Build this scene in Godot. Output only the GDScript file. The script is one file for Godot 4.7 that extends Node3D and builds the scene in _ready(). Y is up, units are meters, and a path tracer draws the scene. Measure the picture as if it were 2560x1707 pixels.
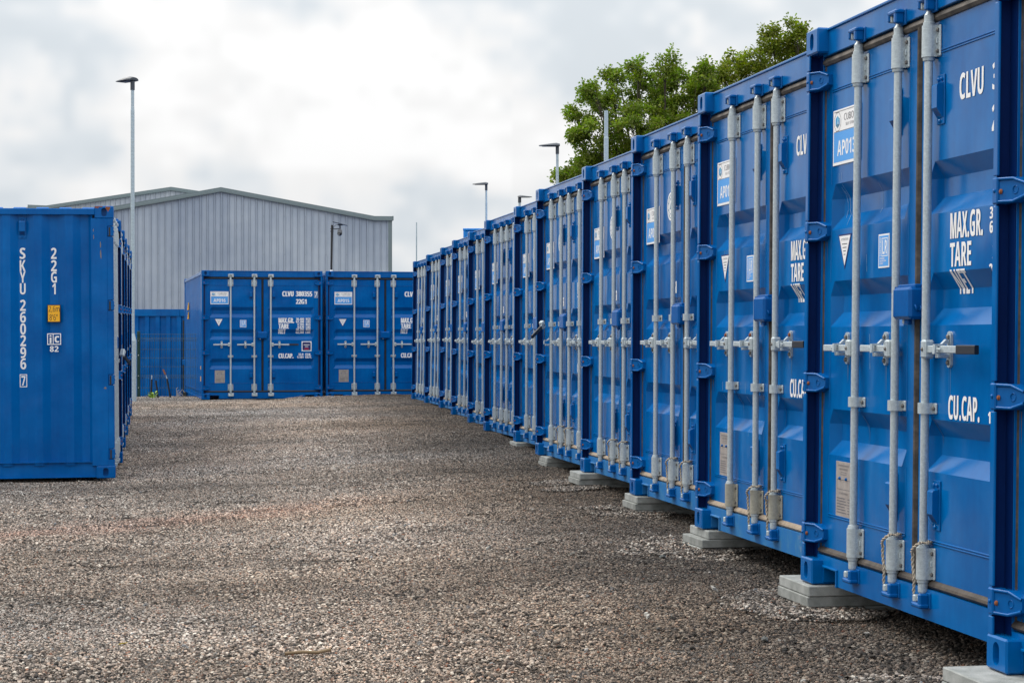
extends Node3D
# A storage yard of blue shipping containers on gravel under a bright overcast sky.
# x to the right, y up, the camera looks along -z. Distances "zd" are metres in front of the camera.

const HALF := 1.219            # half the width of a container
const TALL := 2.591
const LONG := 6.058
const DOOR_Z := -0.078         # front face of the door leaves, behind the door end of the castings
const GROOVES := [1.752, 1.303, 0.712]
const GROOVE_DEEP := 0.044

var cache := {}
var taken := {}
var M := {}
var rng := RandomNumberGenerator.new()


# ------------------------------------------------------------------ mesh building
class MB:
	var tools := {}
	var st: SurfaceTool
	var group := 4294967295

	func _init(m: Material = null):
		use(m)

	func use(m: Material):
		if not tools.has(m):
			var s := SurfaceTool.new()
			s.begin(Mesh.PRIMITIVE_TRIANGLES)
			tools[m] = s
		st = tools[m]
		flat()
		return self

	func flat():
		group = 4294967295
		st.set_smooth_group(group)

	func smooth(g := 1):
		group = g
		st.set_smooth_group(group)

	func tri(a: Vector3, b: Vector3, c: Vector3, n: Vector3):
		if (c - a).cross(b - a).dot(n) < 0.0:
			st.add_vertex(a); st.add_vertex(c); st.add_vertex(b)
		else:
			st.add_vertex(a); st.add_vertex(b); st.add_vertex(c)

	func quad(a: Vector3, b: Vector3, c: Vector3, d: Vector3, n: Vector3):
		tri(a, b, c, n)
		tri(a, c, d, n)

	# a box from lo to hi with chamfered edges
	func box(lo: Vector3, hi: Vector3, bevel := 0.0):
		var c := (lo + hi) * 0.5
		var h := (hi - lo).abs() * 0.5
		var e := minf(bevel, minf(h.x, minf(h.y, h.z)) * 0.9)
		flat()
		for ax in 3:
			var u := (ax + 1) % 3
			var v := (ax + 2) % 3
			for s in [-1.0, 1.0]:
				var n := Vector3(); n[ax] = s
				var p := []
				for k in [[-1, -1], [1, -1], [1, 1], [-1, 1]]:
					var q := Vector3()
					q[ax] = s * h[ax]; q[u] = k[0] * (h[u] - e); q[v] = k[1] * (h[v] - e)
					p.append(c + q)
				quad(p[0], p[1], p[2], p[3], n)
			if e > 0.0:
				for su in [-1.0, 1.0]:
					for sv in [-1.0, 1.0]:
						var n2 := Vector3(); n2[u] = su; n2[v] = sv
						var a := Vector3(); a[u] = su * h[u]; a[v] = sv * (h[v] - e); a[ax] = -(h[ax] - e)
						var b := Vector3(); b[u] = su * (h[u] - e); b[v] = sv * h[v]; b[ax] = -(h[ax] - e)
						var a2 := a; a2[ax] = h[ax] - e
						var b2 := b; b2[ax] = h[ax] - e
						quad(c + a, c + b, c + b2, c + a2, n2)
		if e > 0.0:
			for sx in [-1.0, 1.0]:
				for sy in [-1.0, 1.0]:
					for sz in [-1.0, 1.0]:
						var g := Vector3(sx, sy, sz)
						tri(c + g * Vector3(h.x, h.y - e, h.z - e), c + g * Vector3(h.x - e, h.y, h.z - e), c + g * Vector3(h.x - e, h.y - e, h.z), g)

	# a round bar whose radius follows prof = [[t, r], ...], t in metres from p0 along dir
	func lathe(p0: Vector3, dir: Vector3, prof: Array, seg := 10, sm := true):
		var d := dir.normalized()
		var u := d.cross(Vector3(0, 0, 1) if absf(d.z) < 0.9 else Vector3(1, 0, 0)).normalized()
		var v := d.cross(u)
		for i in prof.size() - 1:
			if sm:
				smooth(i + 1)
			else:
				flat()
			var c0: Vector3 = p0 + d * prof[i][0]
			var c1: Vector3 = p0 + d * prof[i + 1][0]
			var r0: float = prof[i][1]
			var r1: float = prof[i + 1][1]
			for k in seg:
				var a := TAU * k / seg
				var b := TAU * (k + 1) / seg
				var na := u * cos(a) + v * sin(a)
				var nb := u * cos(b) + v * sin(b)
				var n: Vector3 = na + nb
				if absf(r1 - r0) > absf(prof[i + 1][0] - prof[i][0]) * 3.0:
					n = n * 0.1 + d * (-1.0 if r1 > r0 else 1.0)
				quad(c0 + na * r0, c0 + nb * r0, c1 + nb * r1, c1 + na * r1, n)
		flat()
		for e in [0, prof.size() - 1]:
			var c: Vector3 = p0 + d * prof[e][0]
			var r: float = prof[e][1]
			if r > 0.0005:
				for k in seg:
					var a := TAU * k / seg
					var b := TAU * (k + 1) / seg
					tri(c, c + (u * cos(a) + v * sin(a)) * r, c + (u * cos(b) + v * sin(b)) * r, d * (-1.0 if e == 0 else 1.0))

	func cyl(a: Vector3, b: Vector3, r0: float, r1 := -1.0, seg := 10):
		lathe(a, b - a, [[0.0, r0], [(b - a).length(), r0 if r1 < 0.0 else r1]], seg)

	# tube along a path
	func tube(path: Array, r: float, seg := 6):
		smooth(1)
		var rings := []
		for i in path.size():
			var t: Vector3 = (path[mini(i + 1, path.size() - 1)] - path[maxi(i - 1, 0)]).normalized()
			var u := t.cross(Vector3(0.31, 0.2, 0.93)).normalized()
			var v := t.cross(u)
			var ring := []
			for k in seg:
				var a := TAU * k / seg
				ring.append([path[i] + (u * cos(a) + v * sin(a)) * r, u * cos(a) + v * sin(a)])
			rings.append(ring)
		for i in path.size() - 1:
			for k in seg:
				var j := (k + 1) % seg
				quad(rings[i][k][0], rings[i][j][0], rings[i + 1][j][0], rings[i + 1][k][0], rings[i][k][1] + rings[i][j][1])
		flat()

	# a polygon in the plane (u, v) through o, extruded along w
	func prism(poly: PackedVector2Array, o: Vector3, u: Vector3, v: Vector3, w: Vector3):
		flat()
		var idx := Geometry2D.triangulate_polygon(poly)
		var ctr := Vector2()
		for p in poly:
			ctr += p / poly.size()
		for k in range(0, idx.size(), 3):
			var a := o + u * poly[idx[k]].x + v * poly[idx[k]].y
			var b := o + u * poly[idx[k + 1]].x + v * poly[idx[k + 1]].y
			var c := o + u * poly[idx[k + 2]].x + v * poly[idx[k + 2]].y
			tri(a, b, c, -w)
			tri(a + w, b + w, c + w, w)
		var ccw := 1.0 if not Geometry2D.is_polygon_clockwise(poly) else -1.0
		for k in poly.size():
			var p := poly[k]
			var q := poly[(k + 1) % poly.size()]
			var e := (q - p)
			var n2 := Vector2(e.y, -e.x) * ccw
			var a := o + u * p.x + v * p.y
			var b := o + u * q.x + v * q.y
			quad(a, b, b + w, a + w, u * n2.x + v * n2.y)

	# a flat polygon facing n
	func face(poly: PackedVector2Array, o: Vector3, u: Vector3, v: Vector3, n: Vector3):
		flat()
		var idx := Geometry2D.triangulate_polygon(poly)
		for k in range(0, idx.size(), 3):
			tri(o + u * poly[idx[k]].x + v * poly[idx[k]].y, o + u * poly[idx[k + 1]].x + v * poly[idx[k + 1]].y, o + u * poly[idx[k + 2]].x + v * poly[idx[k + 2]].y, n)

	# a plate with an oblong hole (half width a, half height b) and a blind pocket behind it
	func holed(o: Vector3, u: Vector3, v: Vector3, n: Vector3, hu: float, hv: float, a: float, b: float, deep: float):
		flat()
		var seg := 24
		var inner := []
		var outer := []
		for k in seg:
			var t := TAU * (k + 0.5) / seg
			var d := Vector2(cos(t), sin(t))
			var r := minf(hu / maxf(absf(d.x), 1e-5), hv / maxf(absf(d.y), 1e-5))
			outer.append(o + u * d.x * r + v * d.y * r)
			var w := minf(a, b)
			var p := Vector2(d.x * w, d.y * w + signf(d.y) * (b - w)) if b > a else Vector2(d.x * w + signf(d.x) * (a - w), d.y * w)
			inner.append(o + u * p.x + v * p.y)
		for s in [[1, 1], [-1, 1], [-1, -1], [1, -1]]:
			var corner: Vector3 = o + u * hu * s[0] + v * hv * s[1]
			var best := 0
			var far := 1e9
			for k in seg:
				var m: Vector3 = (outer[k] + outer[(k + 1) % seg]) * 0.5
				if m.distance_to(corner) < far:
					far = m.distance_to(corner); best = k
			tri(outer[best], corner, outer[(best + 1) % seg], n)
		for k in seg:
			var j := (k + 1) % seg
			quad(inner[k], inner[j], outer[j], outer[k], n)
			quad(inner[k], inner[j], inner[j] - n * deep, inner[k] - n * deep, o - (inner[k] + inner[j]) * 0.5)
			tri(o - n * deep, inner[k] - n * deep, inner[j] - n * deep, n)

	func mesh() -> ArrayMesh:
		var am := ArrayMesh.new()
		for m in tools:
			tools[m].generate_normals()
			if m:
				tools[m].set_material(m)
			am = tools[m].commit(am)
		return am


func cached(key: String, f: Callable) -> Mesh:
	if not cache.has(key):
		cache[key] = f.call()
	return cache[key]


func numbered(called: String) -> String:
	var n: int = taken.get(called, 0)
	taken[called] = n + 1
	return called if n == 0 else "%s_%03d" % [called, n]


func thing(called: String, label: String, category: String, group := "") -> Node3D:
	var o := Node3D.new()
	o.name = numbered(called)
	add_child(o)
	return tag(o, label, category, group)


func tag(o: Node3D, label: String, category: String, group := "") -> Node3D:
	o.set_meta("label", label)
	o.set_meta("category", category)
	if group:
		o.set_meta("group", group)
	return o


func part(called: String, mesh: Mesh, parent: Node3D, mat: Material = null, label := "") -> MeshInstance3D:
	var o := MeshInstance3D.new()
	o.mesh = mesh
	for i in mesh.get_surface_count() if mat else 0:
		if mesh.surface_get_material(i) == null:
			o.set_surface_override_material(i, mat)
	if label:
		o.set_meta("label", label)
	if parent == self:
		o.name = numbered(called)
		add_child(o)
	else:
		var n := 0
		var want := called
		while parent.has_node(want):
			n += 1
			want = "%s_%03d" % [called, n]
		o.name = want
		parent.add_child(o)
	return o


# ------------------------------------------------------------------ materials
func lin(r: float, g: float, b: float) -> Color:
	return Color(r, g, b).linear_to_srgb()


func grey_noise(size: int, freq: float, seed_: int, octaves := 4, kind := FastNoiseLite.TYPE_SIMPLEX_SMOOTH) -> Image:
	var n := FastNoiseLite.new()
	n.noise_type = kind
	n.seed = seed_
	n.frequency = freq
	n.fractal_octaves = octaves
	return n.get_seamless_image(size, size)


# an RGB texture: a tone between two colours, from coarse and fine noise
func tone_texture(size: int, dark: Color, light: Color, coarse: Image, fine: Image, share: float, gain := 1.0) -> ImageTexture:
	var im := Image.create(size, size, false, Image.FORMAT_RGB8)
	for y in size:
		for x in size:
			var t := coarse.get_pixel(x, y).r * (1.0 - share) + fine.get_pixel(x, y).r * share
			im.set_pixel(x, y, dark.lerp(light, clampf((t - 0.5) * gain + 0.5, 0.0, 1.0)))
	return ImageTexture.create_from_image(im)


func std(color: Color, rough: float, metal := 0.0, tex: Texture2D = null, scale := 1.0, spec := 0.5) -> StandardMaterial3D:
	var m := StandardMaterial3D.new()
	m.albedo_color = color
	m.roughness = rough
	m.metallic = metal
	m.metallic_specular = spec
	if tex:
		m.albedo_texture = tex
		m.uv1_triplanar = true
		m.uv1_scale = Vector3.ONE * scale
	return m


func make_materials():
	var coarse := grey_noise(512, 0.006, 3, 5)
	var fine := grey_noise(512, 0.08, 4, 3)
	# rain streaks run down the paint
	var run := Image.create(512, 512, false, Image.FORMAT_L8)
	for y in 512:
		for x in 512:
			run.set_pixel(x, y, Color.WHITE * (0.55 * fine.get_pixel(x, y / 12).r + 0.45 * fine.get_pixel(x, y).r))
	var tone := tone_texture(512, Color(0.74, 0.77, 0.83), Color(1, 1, 1), coarse, run, 0.38, 1.35)
	var n := FastNoiseLite.new()
	n.seed = 8
	n.frequency = 0.012
	n.fractal_octaves = 2
	var dent := n.get_seamless_image(512, 512)
	dent.bump_map_to_normal_map(3.0)
	var dents := ImageTexture.create_from_image(dent)
	var blues := [lin(0.0003, 0.140, 0.435), lin(0.0004, 0.152, 0.450), lin(0.0003, 0.130, 0.425)]
	for k in 3:
		var m := std(blues[k], 0.17, 0.0, tone, 0.31 + 0.04 * k, [0.30, 0.32, 0.28][k])
		m.normal_enabled = true
		m.normal_texture = dents
		m.normal_scale = 0.30
		M["blue%d" % k] = m
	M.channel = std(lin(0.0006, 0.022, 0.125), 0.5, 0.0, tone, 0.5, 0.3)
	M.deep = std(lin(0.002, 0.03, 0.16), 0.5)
	M.bright = std(lin(0.0003, 0.132, 0.415), 0.25, 0.0, tone, 0.6, 0.30)
	M.box_blue = std(lin(0.0003, 0.118, 0.40), 0.25, 0.0, tone, 0.9, 0.30)
	# paint under road dust, for sills and the feet of doors
	var streak := Image.create(512, 512, false, Image.FORMAT_RGB8)
	var cs := grey_noise(512, 0.012, 31, 4)
	var fs := grey_noise(512, 0.09, 32, 2)
	var base := lin(0.002, 0.130, 0.40)
	for y in 512:
		for x in 512:
			var v := cs.get_pixel(x, y).r * 0.6 + fs.get_pixel(x, (y / 6) % 512).r * 0.4
			var k := smoothstep(0.42, 0.85, v) * 0.55 + 0.08
			streak.set_pixel(x, y, base.lerp(Color(0.55, 0.57, 0.62), k * 0.6))
	M.dusty = std(Color.WHITE, 0.55, 0.0, ImageTexture.create_from_image(streak), 0.9)
	var g1 := grey_noise(256, 0.05, 11, 3)
	var g2 := grey_noise(256, 0.15, 12, 2, FastNoiseLite.TYPE_CELLULAR)
	var gt := tone_texture(256, Color(0.62, 0.66, 0.68), Color(0.83, 0.87, 0.88), g1, g2, 0.5, 1.1)
	M.steel = std(Color.WHITE, 0.42, 0.30, gt, 4.0)
	M.steel_old = std(Color(0.86, 0.80, 0.72), 0.6, 0.1, gt, 4.0)
	M.pole = std(Color(0.93, 0.96, 0.98), 0.45, 0.2, gt, 1.5)
	M.bolt = std(lin(0.16, 0.15, 0.14), 0.5, 0.4)
	M.rust = std(lin(0.24, 0.075, 0.025), 0.9)
	M.scar = std(lin(0.22, 0.17, 0.13), 0.9)
	var r1 := grey_noise(256, 0.02, 21, 4)
	var r2 := grey_noise(256, 0.14, 22, 2)
	M.rubber_top = std(Color.WHITE, 0.75, 0.0, tone_texture(256, lin(0.05, 0.045, 0.04), lin(0.19, 0.165, 0.14), r1, r2, 0.35, 1.6), 1.4)
	M.rubber = std(Color.WHITE, 0.7, 0.0, tone_texture(256, lin(0.018, 0.015, 0.013), lin(0.115, 0.09, 0.07), r1, r2, 0.35, 1.6), 1.4)
	M.rubber_dust = std(Color.WHITE, 0.9, 0.0, tone_texture(256, lin(0.20, 0.155, 0.115), lin(0.42, 0.345, 0.26), r1, r2, 0.35, 1.6), 1.4)
	M.rubber_dark = std(Color.WHITE, 0.7, 0.0, tone_texture(256, lin(0.007, 0.007, 0.008), lin(0.028, 0.025, 0.024), r1, r2, 0.35, 1.6), 1.4)
	M.white = std(lin(0.80, 0.80, 0.80), 0.55)
	M.vinyl = std(lin(0.82, 0.82, 0.83), 0.4)
	M.sky_blue = std(lin(0.07, 0.33, 0.78), 0.4)
	M.print_grey = std(lin(0.10, 0.10, 0.12), 0.5)
	M.logo_a = std(lin(0.05, 0.28, 0.60), 0.4)
	M.logo_b = std(lin(0.20, 0.55, 0.75), 0.4)
	M.logo_c = std(lin(0.10, 0.22, 0.33), 0.4)
	M.navy = std(lin(0.01, 0.015, 0.12), 0.45)
	M.red = std(lin(0.5, 0.02, 0.03), 0.45)
	M.plate = std(Color.WHITE, 0.5, 0.1, tone_texture(256, Color(0.55, 0.52, 0.50), Color(0.70, 0.67, 0.65), r1, r2, 0.5), 3.0)
	M.yellow = std(lin(0.85, 0.42, 0.01), 0.45)
	M.black = std(lin(0.012, 0.012, 0.014), 0.45)
	M.rope = std(Color.WHITE, 0.95, 0.0, tone_texture(256, lin(0.30, 0.25, 0.19), lin(0.62, 0.55, 0.45), r1, r2, 0.6), 8.0)
	var c1 := grey_noise(512, 0.012, 41, 5)
	var c2 := grey_noise(512, 0.2, 42, 2)
	M.concrete = std(Color.WHITE, 0.92, 0.0, tone_texture(512, lin(0.21, 0.225, 0.215), lin(0.40, 0.41, 0.40), c1, c2, 0.35, 1.5), 1.3)
	M.concrete_b = std(Color.WHITE, 0.92, 0.0, tone_texture(512, lin(0.17, 0.18, 0.17), lin(0.33, 0.34, 0.33), c2, c1, 0.6, 1.5), 1.6)
	for m in [M.concrete, M.concrete_b]:
		var bump: Image = c2.duplicate()
		bump.bump_map_to_normal_map(2.0)
		m.normal_enabled = true
		m.normal_texture = ImageTexture.create_from_image(bump)
		m.normal_scale = 0.4
	M.clad = std(lin(0.50, 0.555, 0.62), 0.5, 0.0, tone, 0.05)
	M.clad_far = std(lin(0.53, 0.56, 0.60), 0.5, 0.0, tone, 0.05)
	M.trim = std(lin(0.155, 0.20, 0.215), 0.5)
	M.lamp = std(lin(0.045, 0.055, 0.07), 0.45)
	M.lens = std(lin(0.5, 0.5, 0.48), 0.2)
	M.green = std(lin(0.008, 0.045, 0.03), 0.5)
	M.wood = std(lin(0.20, 0.14, 0.08), 0.9)
	M.bark = std(Color.WHITE, 0.95, 0.0, tone_texture(256, lin(0.03, 0.025, 0.018), lin(0.13, 0.11, 0.08), r1, r2, 0.5, 1.6), 1.0)
	M.trailer = std(lin(0.003, 0.24, 0.75), 0.35)
	var e1 := grey_noise(512, 0.05, 51, 4)
	var e2 := grey_noise(512, 0.35, 52, 2)
	M.earth = std(Color.WHITE, 0.95, 0.0, tone_texture(512, lin(0.025, 0.022, 0.020), lin(0.17, 0.155, 0.14), e1, e2, 0.7, 1.7), 0.55)
	M.earth.uv1_world_triplanar = true


# ------------------------------------------------------------------ lettering
var glyphs := {}
var letter_wide := 0.0016


# triangles of a string in one plane, scaled into the unit square
func letter_tris(s: String, bold := true) -> PackedVector2Array:
	var key := s + ("b" if bold else "r")
	if glyphs.has(key):
		return glyphs[key]
	var f := SystemFont.new()
	f.font_names = PackedStringArray(["Droid Sans"])
	f.font_weight = 700 if bold else 400
	var tm := TextMesh.new()
	tm.font = f
	tm.text = s
	tm.font_size = 64
	tm.depth = 0.0
	tm.pixel_size = 0.01
	tm.curve_step = 2.0
	var a := tm.get_mesh_arrays()
	var v: PackedVector3Array = a[Mesh.ARRAY_VERTEX]
	var idx: PackedInt32Array = a[Mesh.ARRAY_INDEX] if a[Mesh.ARRAY_INDEX] != null else PackedInt32Array()
	if idx.is_empty():
		for k in v.size():
			idx.append(k)
	var lo := Vector2(1e9, 1e9)
	var hi := -lo
	for p in v:
		lo = lo.min(Vector2(p.x, p.y))
		hi = hi.max(Vector2(p.x, p.y))
	var out := PackedVector2Array()
	for k in idx:
		out.append((Vector2(v[k].x, v[k].y) - lo) / (hi - lo).max(Vector2(1e-6, 1e-6)))
	glyphs[key] = out
	return out


# cut triangles along the lines y = c, so that lettering can follow the folds of a door
func cut(tris: PackedVector2Array, lines: Array) -> PackedVector2Array:
	for c in lines:
		var out := PackedVector2Array()
		for k in range(0, tris.size(), 3):
			var t := [tris[k], tris[k + 1], tris[k + 2]]
			var above := []
			var below := []
			for i in 3:
				var p: Vector2 = t[i]
				var q: Vector2 = t[(i + 1) % 3]
				if p.y >= c:
					above.append(p)
				if p.y <= c:
					below.append(p)
				if (p.y - c) * (q.y - c) < 0.0:
					var m := p.lerp(q, (c - p.y) / (q.y - p.y))
					above.append(m)
					below.append(m)
			for poly in [above, below]:
				for i in range(1, poly.size() - 1):
					out.append(poly[0]); out.append(poly[i]); out.append(poly[i + 1])
		tris = out
	return tris


func letters_flat(b: MB, s: String, x0: float, x1: float, y0: float, y1: float, o: Vector3, u: Vector3, v: Vector3, n: Vector3, bold := true):
	var t := letter_tris(s, bold)
	b.flat()
	for k in range(0, t.size(), 3):
		var p := []
		for i in 3:
			p.append(o + u * lerpf(x0, x1, t[k + i].x) + v * lerpf(y0, y1, t[k + i].y))
		b.tri(p[0], p[1], p[2], n)


# ------------------------------------------------------------------ container parts
func groove_at(y: float) -> float:
	var k := 0.0
	for g in GROOVES:
		k = maxf(k, clampf((0.106 - absf(y - g)) / 0.068, 0.0, 1.0))
	return k


func door_surface(x: float, y: float) -> float:
	var a := -1.054 if x < 0.0 else 0.118
	var b := -0.103 if x < 0.0 else 1.055
	return DOOR_Z - GROOVE_DEEP * minf(groove_at(y), clampf(minf(x - a, b - x) / 0.05, 0.0, 1.0))


func groove_lines() -> Array:
	var l := []
	for g in GROOVES:
		for d in [-0.106, -0.038, 0.038, 0.106]:
			l.append(g + d)
	l.sort()
	return l


# painted letters on a door: x in metres from the container's left edge, y above its foot
func door_letters(b: MB, s: String, u0: float, u1: float, y0: float, y1: float, bold := true):
	var t := letter_tris(s, bold)
	var q := PackedVector2Array()
	for p in t:
		q.append(Vector2(lerpf(u0, u1, p.x) - HALF, lerpf(y0, y1, p.y)))
	q = cut(q, groove_lines())
	b.flat()
	var wide := letter_wide if y1 - y0 > 0.08 else 0.002
	for coat in 3:
		var dx: float = [0.0, -wide, wide][coat]
		for k in range(0, q.size(), 3):
			var p := []
			for i in 3:
				p.append(Vector3(q[k + i].x + dx, q[k + i].y, door_surface(q[k + i].x, q[k + i].y) + 0.0012 + 0.0005 * coat))
			b.tri(p[0], p[1], p[2], Vector3(0, 0, 1))


func frame_lines(b: MB, x0: float, x1: float, y0: float, y1: float, w: float, z: float):
	for r in [[x0, x1, y0, y0 + w], [x0, x1, y1 - w, y1], [x0, x0 + w, y0 + w, y1 - w], [x1 - w, x1, y0 + w, y1 - w]]:
		b.quad(Vector3(r[0], r[2], z), Vector3(r[1], r[2], z), Vector3(r[1], r[3], z), Vector3(r[0], r[3], z), Vector3(0, 0, 1))


func casting_mesh(sx: float, sy: float, sz: float) -> Mesh:
	var b := MB.new()
	var h := Vector3(0.081, 0.059, 0.089)
	var e := 0.007
	var g := Vector3(sx, sy, sz)
	# outer faces carry the holes
	b.holed(Vector3(sx * h.x, 0, 0), Vector3(0, 0, 1), Vector3(0, 1, 0), Vector3(sx, 0, 0), h.z - e, h.y - e, 0.0255, 0.040, 0.05)
	b.holed(Vector3(0, 0, sz * h.z), Vector3(1, 0, 0), Vector3(0, 1, 0), Vector3(0, 0, sz), h.x - e, h.y - e, 0.0255, 0.040, 0.05)
	b.holed(Vector3(0, sy * h.y, 0), Vector3(1, 0, 0), Vector3(0, 0, 1), Vector3(0, sy, 0), h.x - e, h.z - e, 0.032, 0.060, 0.05)
	for ax in 3:
		var u := (ax + 1) % 3
		var v := (ax + 2) % 3
		var n := Vector3(); n[ax] = -g[ax]
		var p := []
		for k in [[-1, -1], [1, -1], [1, 1], [-1, 1]]:
			var q := Vector3(); q[ax] = -g[ax] * h[ax]; q[u] = k[0] * (h[u] - e); q[v] = k[1] * (h[v] - e)
			p.append(q)
		b.quad(p[0], p[1], p[2], p[3], n)
		for su in [-1.0, 1.0]:
			for sv in [-1.0, 1.0]:
				var n2 := Vector3(); n2[u] = su; n2[v] = sv
				var a := Vector3(); a[u] = su * h[u]; a[v] = sv * (h[v] - e); a[ax] = -(h[ax] - e)
				var c := Vector3(); c[u] = su * (h[u] - e); c[v] = sv * h[v]; c[ax] = -(h[ax] - e)
				var a2 := a; a2[ax] = h[ax] - e
				var c2 := c; c2[ax] = h[ax] - e
				b.quad(a, c, c2, a2, n2)
	for x in [-1.0, 1.0]:
		for y in [-1.0, 1.0]:
			for z in [-1.0, 1.0]:
				var s := Vector3(x, y, z)
				b.tri(s * Vector3(h.x, h.y - e, h.z - e), s * Vector3(h.x - e, h.y, h.z - e), s * Vector3(h.x - e, h.y - e, h.z), s)
	return b.mesh()


const HINGES := [2.35, 1.645, 0.937, 0.232]


# the door post: a narrow front lip with a deep return, cut away where the hinges turn
func door_post_mesh(s: float) -> Mesh:
	var b := MB.new()
	var cuts := [0.118]
	for k in [3, 2, 1, 0]:
		cuts.append(HINGES[k] - 0.052)
		cuts.append(HINGES[k] + 0.052)
	cuts.append(TALL - 0.118)
	for k in range(0, cuts.size(), 2):
		# a lip in front, a web along the outside: a channel open towards the door
		b.box(Vector3(s * (HALF - 0.004), cuts[k], -0.014), Vector3(s * (HALF - 0.040), cuts[k + 1], -0.004), 0.003)
		b.box(Vector3(s * (HALF - 0.0045), cuts[k], -0.061), Vector3(s * (HALF - 0.011), cuts[k + 1], -0.013), 0.0)
	b.box(Vector3(s * (HALF - 0.003), 0.118, -0.215), Vector3(s * (HALF - 0.070), TALL - 0.118, -0.060), 0.004)
	return b.mesh()


func hinge_mesh(s: float) -> Mesh:
	var b := MB.new()
	var X := HALF - 0.003
	# knuckle in the post
	b.box(Vector3(s * X, -0.046, -0.056), Vector3(s * (X - 0.042), 0.046, -0.001), 0.005)
	# blade sloping on to the door, tapered
	var z0 := -0.010
	var z1 := -0.058
	var x0 := X - 0.042
	var x1 := X - 0.155
	var pts := [[x0, 0.044, z0], [X - 0.10, 0.044, -0.036], [x1, 0.024, z1], [x1, -0.024, z1], [X - 0.10, -0.044, -0.036], [x0, -0.044, z0]]
	var n := Vector3(-s * 0.35, 0, 1)
	var v := []
	for p in pts:
		v.append(Vector3(s * p[0], p[1], p[2]))
	b.quad(v[0], v[1], v[4], v[5], n)
	b.quad(v[1], v[2], v[3], v[4], n)
	for k in 6:
		var p: Vector3 = v[k]
		var q: Vector3 = v[(k + 1) % 6]
		b.quad(p, q, Vector3(q.x, q.y, -0.079), Vector3(p.x, p.y, -0.079), Vector3((p.x + q.x) * 0.5 - s * (X - 0.09), p.y + q.y, 0))
	# pressed rims above and below, the pin and a raised maker's ring
	for t in [-1.0, 1.0]:
		b.tube([v[0] * Vector3(1, t, 1) + Vector3(0, -0.005 * t, 0.002), v[1] * Vector3(1, t, 1) + Vector3(0, -0.005 * t, 0.002), v[2] * Vector3(1, t, 1) + Vector3(0, -0.004 * t, 0.002)], 0.006, 5)
	b.lathe(Vector3(s * (X - 0.022), 0, -0.004), Vector3(0, 0, 1), [[0.0, 0.008], [0.006, 0.007], [0.009, 0.004]], 8)
	b.use(M.rust)
	b.lathe(Vector3(s * (X - 0.050), -0.004, -0.016), Vector3(s * 0.3, 0, 1), [[0.0, 0.0095], [0.007, 0.0085], [0.010, 0.004]], 8)
	b.use(null)
	var ring := []
	for k in 9:
		ring.append(Vector3(s * (X - 0.108) + cos(TAU * k / 8) * 0.011, sin(TAU * k / 8) * 0.014, -0.0385 - s * cos(TAU * k / 8) * -0.005))
	b.tube(ring, 0.0025, 4)
	return b.mesh()


func door_leaf_mesh(side: float) -> Mesh:
	var b := MB.new()
	var lx0 := -1.146 if side < 0 else 0.030
	var lx1 := -0.014 if side < 0 else 1.146
	var px0 := -1.054 if side < 0 else 0.118
	var px1 := -0.103 if side < 0 else 1.055
	var xs := [lx0, px0, px0 + 0.05, px1 - 0.05, px1, lx1]
	var ys := [0.170]
	ys.append_array(groove_lines())
	ys.append(2.420)
	for i in xs.size() - 1:
		for j in ys.size() - 1:
			var p := []
			for k in [[0, 0], [1, 0], [1, 1], [0, 1]]:
				var x: float = xs[i + k[0]]
				var y: float = ys[j + k[1]]
				var on: bool = x > px0 + 0.01 and x < px1 - 0.01
				p.append(Vector3(x, y, DOOR_Z - (GROOVE_DEEP * groove_at(y) if on else 0.0)))
			# fold the corner cells along the crease
			if absf(p[0].z + p[2].z - p[1].z - p[3].z) > 0.001 and (p[0].z == p[2].z or absf(p[0].z - p[2].z) > absf(p[1].z - p[3].z)):
				b.tri(p[0], p[1], p[2], Vector3(0, 0, 1)); b.tri(p[0], p[2], p[3], Vector3(0, 0, 1))
			else:
				b.tri(p[0], p[1], p[3], Vector3(0, 0, 1)); b.tri(p[1], p[2], p[3], Vector3(0, 0, 1))
	b.box(Vector3(lx0, 0.170, -0.16), Vector3(lx1, 2.420, -0.125))
	for e in [[lx0, -1], [lx1, 1]]:
		b.quad(Vector3(e[0], 0.17, DOOR_Z), Vector3(e[0], 2.42, DOOR_Z), Vector3(e[0], 2.42, -0.125), Vector3(e[0], 0.17, -0.125), Vector3(e[1], 0, 0))
	for e in [[0.17, -1], [2.42, 1]]:
		b.quad(Vector3(lx0, e[0], DOOR_Z), Vector3(lx1, e[0], DOOR_Z), Vector3(lx1, e[0], -0.125), Vector3(lx0, e[0], -0.125), Vector3(0, e[1], 0))
	# welds round the panel
	for y in [2.295, 0.324]:
		for d in [-0.005, 0.005]:
			b.tube([Vector3(px0, y + d, DOOR_Z), Vector3(px1, y + d, DOOR_Z)], 0.0042, 6)
	for x in [px0, px1]:
		var up := []
		for y in [0.324, 0.60, 0.824]:
			up.append(y)
		b.tube([Vector3(x, 0.324, DOOR_Z), Vector3(x, GROOVES[2] - 0.106, DOOR_Z)], 0.0035, 5)
		b.tube([Vector3(x, GROOVES[2] + 0.106, DOOR_Z), Vector3(x, GROOVES[1] - 0.106, DOOR_Z)], 0.0035, 5)
		b.tube([Vector3(x, GROOVES[1] + 0.106, DOOR_Z), Vector3(x, GROOVES[0] - 0.106, DOOR_Z)], 0.0035, 5)
		b.tube([Vector3(x, GROOVES[0] + 0.106, DOOR_Z), Vector3(x, 2.295, DOOR_Z)], 0.0035, 5)
	return b.mesh()


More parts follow.
